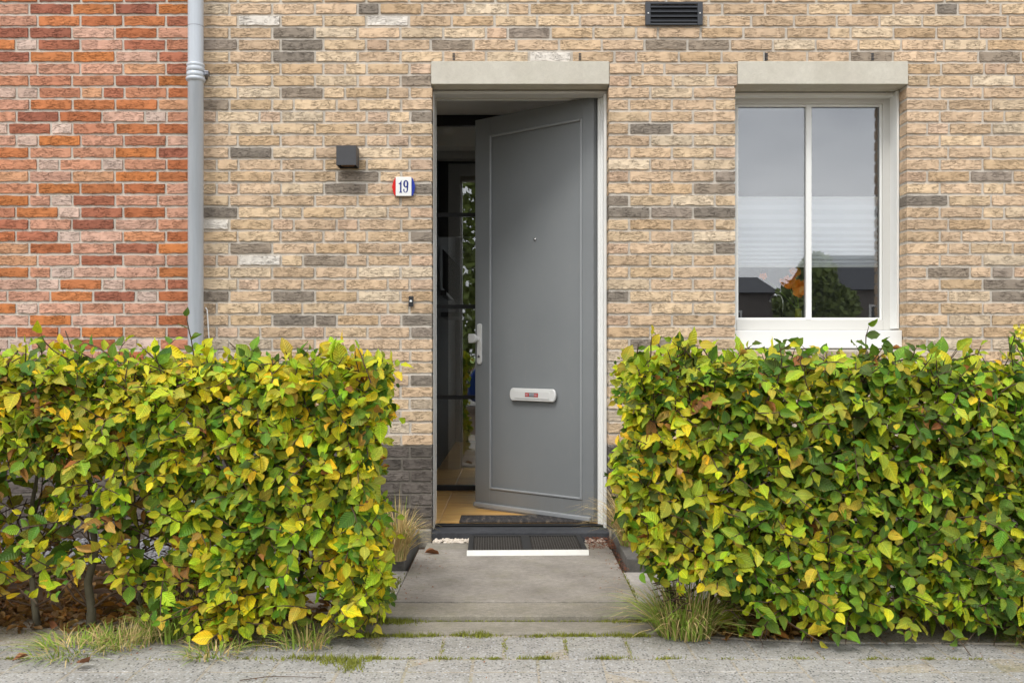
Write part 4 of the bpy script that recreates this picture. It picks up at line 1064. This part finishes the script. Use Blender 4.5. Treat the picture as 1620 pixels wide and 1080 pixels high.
# dead leaf litter under the hedges
def litter(name, label, boxes, n, mat, size, z, seed):
    r = random.Random(seed); V_, F_, TT = [], [], []; off = 0
    for i in range(n):
        v, f, uv = LV[15 + r.randrange(4)] if r.random() < .7 else LV[r.randrange(15)]
        x0_, x1_, y0_, y1_ = boxes[i % len(boxes)]
        Rm = frame_from(Vector((r.uniform(-1, 1), r.uniform(-1, 1), r.uniform(-.25, .25))), Vector((r.uniform(-.6, .6), r.uniform(-.8, .3), 1))) * size * r.uniform(.6, 1.1)
        q = v @ Rm.T + np.array([r.uniform(x0_, x1_), r.uniform(y0_, y1_), z + r.uniform(.006, .03)]); V_.append(q); F_.append(f + off); off += len(v); TT.append(np.tile(lin(*r.choice([(150, 112, 76), (128, 92, 62), (168, 128, 88), (112, 80, 56), (172, 118, 70)])), (len(v), 1)))
    tag(join_numpy(name, np.concatenate(V_), np.concatenate(F_), mat, np.full((off, 2), .1), np.concatenate(TT)), label, 'leaf litter', kind='stuff')
litter('leaf_litter', 'brown dead leaves heaped under the left hedge', [(-2.6, -.7, -1.5, -1.2), (-2.3, -1.2, -1.62, -.7)], 1000, M['leaf_a'], .055, GZ, 31)
litter('leaf_litter', 'brown dead leaves heaped under the right hedge', [(.62, 2.6, -1.5, -1.2), (.68, 1.1, -1.66, -1.5)], 620, M['leaf_a'], .055, GZ, 32)
tag(bpy.data.objects['leaf_litter'], 'brown dead leaves heaped under the left hedge', 'leaf litter', kind='stuff')
def fallen(px, py, sz, label, seed, z=GZ + .006):
    s = (py - 555) / (EYE - z); y = 1515 / s - 5; x = (px - 815) / s; r = random.Random(seed)
    me = LME[15 + seed % 4].copy(); me.materials.clear(); me.materials.append(M['dead'])
    o = bpy.data.objects.new('fallen_leaf', me); COL.objects.link(o); o.location = (x, -y if False else 1515 / s - 5, z + .008); o.rotation_euler = (r.uniform(-.25, .25), r.uniform(-.3, .3), r.uniform(0, 6.28)); o.scale = (sz,) * 3
    # 1515/s is the distance from the camera at y=-5
    tag(o, label, 'leaf', 'dead leaves lying loose')
fallen(672, 876, .075, 'curled brown dead leaf on the path slab left of the mat', 1, .002)
fallen(82, 998, .05, 'brown dead leaf on the sand at the foot of the leftmost bare stem', 2)
fallen(45, 1040, .05, 'brown dead leaf on the pavement in the bottom left corner', 3)
fallen(275, 1002, .06, 'brown dead leaf beside the grass under the left hedge', 4)
fallen(345, 1022, .06, 'orange brown dead leaf below the yellow leaves of the left hedge', 5)
fallen(140, 1050, .07, 'long brown dead leaf lying in the flat weed tuft', 6)
fallen(590, 1001, .045, 'small brown dead leaf at the left end of the mossy kerb', 7)
tag(MB().tube([(-.84, -2.08, GZ + .004), (-.76, -2.055, GZ + .007), (-.68, -2.05, GZ + .005), (-.58, -2.065, GZ + .006)], [.0014, .0014, .0011, .0006], 6).build('twig', M['twig']), 'thin dry twig lying on the pavement at bottom left', 'twig')
nd = MB(); r = random.Random(8)
for i in range(1300):
    x = r.uniform(.36, .50); y = r.uniform(-.30, -.02)
    if r.random() < (.38 - x) * 6 + (-y - .15) * 3: continue
    if r.random() < .3: x = .485 + r.gauss(0, .012); y = r.uniform(-.8, -.1)
    a = r.uniform(0, 6.28); L = r.uniform(.004, .012); z = r.uniform(.002, .014)
    nd.add([(x, y, z), (x + L * math.cos(a), y + L * math.sin(a), z + .003), (x + .003, y + .001, z + .002)], [(0, 1, 2)])
tag(nd.build('rusty_litter', M['needles']), 'rust coloured plant crumbs on the slab right of the mat', 'litter', kind='stuff')
cb = MB(); r = random.Random(18)
for i in range(1500):
    if r.random() < .75: x, y, z = r.choice([r.uniform(-2.6, -.55), r.uniform(.6, 2.6)]), -1.45 - abs(r.gauss(0, .13)), GZ + .006
    elif r.random() < .5: x, y, z = r.uniform(-2.4, 2.4), r.uniform(-2.4, -1.62), GZ + .001
    else: x, y, z = r.choice((-1, 1)) * (.47 - abs(r.gauss(0, .07))), r.uniform(-1.25, -.3), .001
    a = r.uniform(0, 6.28); L = r.uniform(.003, .012)
    cb.add([(x, y, z), (x + L * math.cos(a), y + L * math.sin(a), z + r.uniform(0, .004)), (x + L * .5 * math.cos(a + 1), y + L * .5 * math.sin(a + 1), z + r.uniform(0, .004))], [(0, 1, 2)])
tag(cb.build('leaf_crumbs', M['dead']), 'brown leaf crumbs strewn over path and pavement', 'litter', kind='stuff')
# yellow wild flower at the right edge
x, z = fit(1604, 525, -1.0)
yf_ = thing('wild_flower', 'tall yellow wild flower above the right end of the right hedge', 'flower', (x, -1.05, GZ))
MB().tube([(x - .01, -1.05, GZ), (x + .005, -1.05, .6), (x, -1.05, z - .03)], [.003, .0025, .0018], 6).build('stalk', M['greenstalk'], yf_)
r = random.Random(3)
for k in range(9):
    fx, fz = x + r.uniform(-.025, .02), z + r.uniform(-.025, .03); p = MB()
    for q in range(7):
        a = q * .9; p.add([(fx, -1.05, fz), (fx + .011 * math.cos(a - .3), -1.06, fz + .011 * math.sin(a - .3)), (fx + .011 * math.cos(a + .3), -1.06, fz + .011 * math.sin(a + .3))], [(0, 1, 2)])
    p.tube([(x, -1.05, z - .05), (fx, -1.05, fz)], .0009, 4, 1); p.build('blossom', [M['yellow'], M['greenstalk']], yf_)

# ------------------------------------------------------------------ across the street (seen mirrored in the panes)
struct('street', MB().box(-60, 60, -9.6, -3.75, -.2, GZ - .06), M['asphalt'])
struct('far_pavement', MB().box(-60, 60, -12.5, -9.62, -.2, GZ + .01), M['paver'])
struct('street_kerb', MB().box(-60, 60, -3.74, -3.605, -.2, GZ - .008), M['edging'])
def tree(x, y, h, cr_, seed, label, low=.25):
    r = random.Random(seed); t = thing('street_tree', label, 'tree', (x, y, GZ), group='trees across the street')
    MB().tube([(x, y, GZ), (x + .05, y, h * .4), (x, y, h * .8)], [h * .025, h * .018, h * .006], 8).build('trunk', M['trunk'], t)
    n = 9000; c = nr.normal(size=(n, 3)); c /= np.linalg.norm(c, axis=1)[:, None]; c *= (nr.uniform(.25, 1, n) ** .45)[:, None]
    lump = 1 + .28 * np.sin(c[:, 0] * 5 + seed) * np.cos(c[:, 2] * 6 + seed * 2) + .15 * np.sin(c[:, 1] * 11)
    c = c * lump[:, None] * np.array([cr_, cr_, h * (1 - low) / 2]) + np.array([x, y, h * (low + (1 - low) / 2)])
    d1 = nr.normal(size=(n, 3)); d1 /= np.linalg.norm(d1, axis=1)[:, None]; d2 = np.cross(d1, nr.normal(size=(n, 3))); d2 /= np.linalg.norm(d2, axis=1)[:, None]
    s = .13; V_ = np.stack([c - d1 * s, c + d2 * s * .6, c + d1 * s, c - d2 * s * .6], 1).reshape(-1, 3); F_ = np.arange(4 * n).reshape(-1, 4)
    join_numpy('crown', V_, F_, M['fargreen'], parent=t, kind=None)
tree(9.15, -24, 3.7, 1.1, 1, 'round green street tree reflected in the window panes', .05)
tree(-1.7, -19, 8.5, 2.6, 2, 'tall green street tree opposite the front door', .08)
tree(-8.5, -20, 6.5, 2.4, 3, 'wide green street tree left across the street', .2)
def far_house(x0, x1, y0, y1, hz, roofh, label):
    h = thing('far_house', label, 'house', ((x0 + x1) / 2, y1, GZ))
    MB().box(x0, x1, y0, y1, GZ, hz).build('wall', M['facade'], h)
    ym = (y0 + y1) / 2
    MB().add([(x0 - .2, y1 + .2, hz + .01), (x1 + .2, y1 + .2, hz + .01), (x1 + .2, ym, hz + roofh), (x0 - .2, ym, hz + roofh), (x0 - .2, y0 - .2, hz + .01), (x1 + .2, y0 - .2, hz + .01)],
             [(0, 1, 2, 3), (3, 2, 5, 4), (0, 3, 4), (1, 5, 2), (0, 4, 5, 1)]).build('roof', M['farroof'], h)
    n = max(1, int((x1 - x0) / 2.6))
    for k in range(n):
        cx_ = x0 + (k + .5) * (x1 - x0) / n; w_ = MB().box(cx_ - .55, cx_ + .55, y1 + .0, y1 + .05, 1.3, 2.6).build('window', M['white'], h)
        MB().box(cx_ - .47, cx_ + .47, y1 + .051, y1 + .055, 1.38, 2.52).build('pane', M['darkglass'], w_)
far_house(11.6, 22, -36, -28, 3.1, 1.6, 'low grey house with a dark roof across the street, right')
far_house(3.0, 10.4, -40, -33, 3.3, .9, 'low grey house with a flat dark roof across the street')
far_house(-24, -3.5, -36, -27, 3.2, 2.2, 'long grey house with a dark roof across the street, left')
# parked blue car
car = thing('parked_car', 'dark blue hatchback parked across the street', 'car', (1.35, -8.3, GZ - .06))
z0 = GZ - .06; xL, xR = -.78, 3.35
prof = [(xL, .35), (xL + .02, .62), (xL + .12, .78), (xL + .95, .92), (xL + 1.65, 1.38), (xL + 2.0, 1.45), (xL + 3.2, 1.43), (xL + 3.95, 1.05), (xR - .02, .98), (xR, .4), (xR - .1, .25), (xL + .1, .25)]
MB().prism([(x, z0 + z) for x, z in prof][::-1], -9.1, -7.45).build('body', M['carblue'], car, bevel=.04, seg=3)
for ys in (-7.447, -9.107):
    MB().prism([(xL + 1.15, z0 + .93), (xL + 1.72, z0 + 1.33), (xL + 2.05, z0 + 1.37), (xL + 3.1, z0 + 1.35), (xL + 3.55, z0 + 1.0)][::-1], ys, ys + .004).build('side_window', M['darkglass'], car)
MB().box(xL - .012, xL - .001, -8.8, -7.75, z0 + .5, z0 + .6).build('bumper', M['offwhite'], car)
for xx in (xL + .75, xR - .8):
    for yy in (-7.6, -9.1):
        wh = MB().tube([(xx, yy - .1, z0 + .31), (xx, yy + .16, z0 + .31)], .31, 24).build('wheel', M['rubber'], car)
        MB().tube([(xx, yy + .161, z0 + .31), (xx, yy + .175, z0 + .31)], .2, 16).build('rim', M['alu'], wh)
for yy in (-8.95, -7.62): MB().box(xL - .006, xL + .1, yy, yy + .13, z0 + .62, z0 + .72).build('headlight', M['pewhite'], car)
bpy.context.view_layer.update()
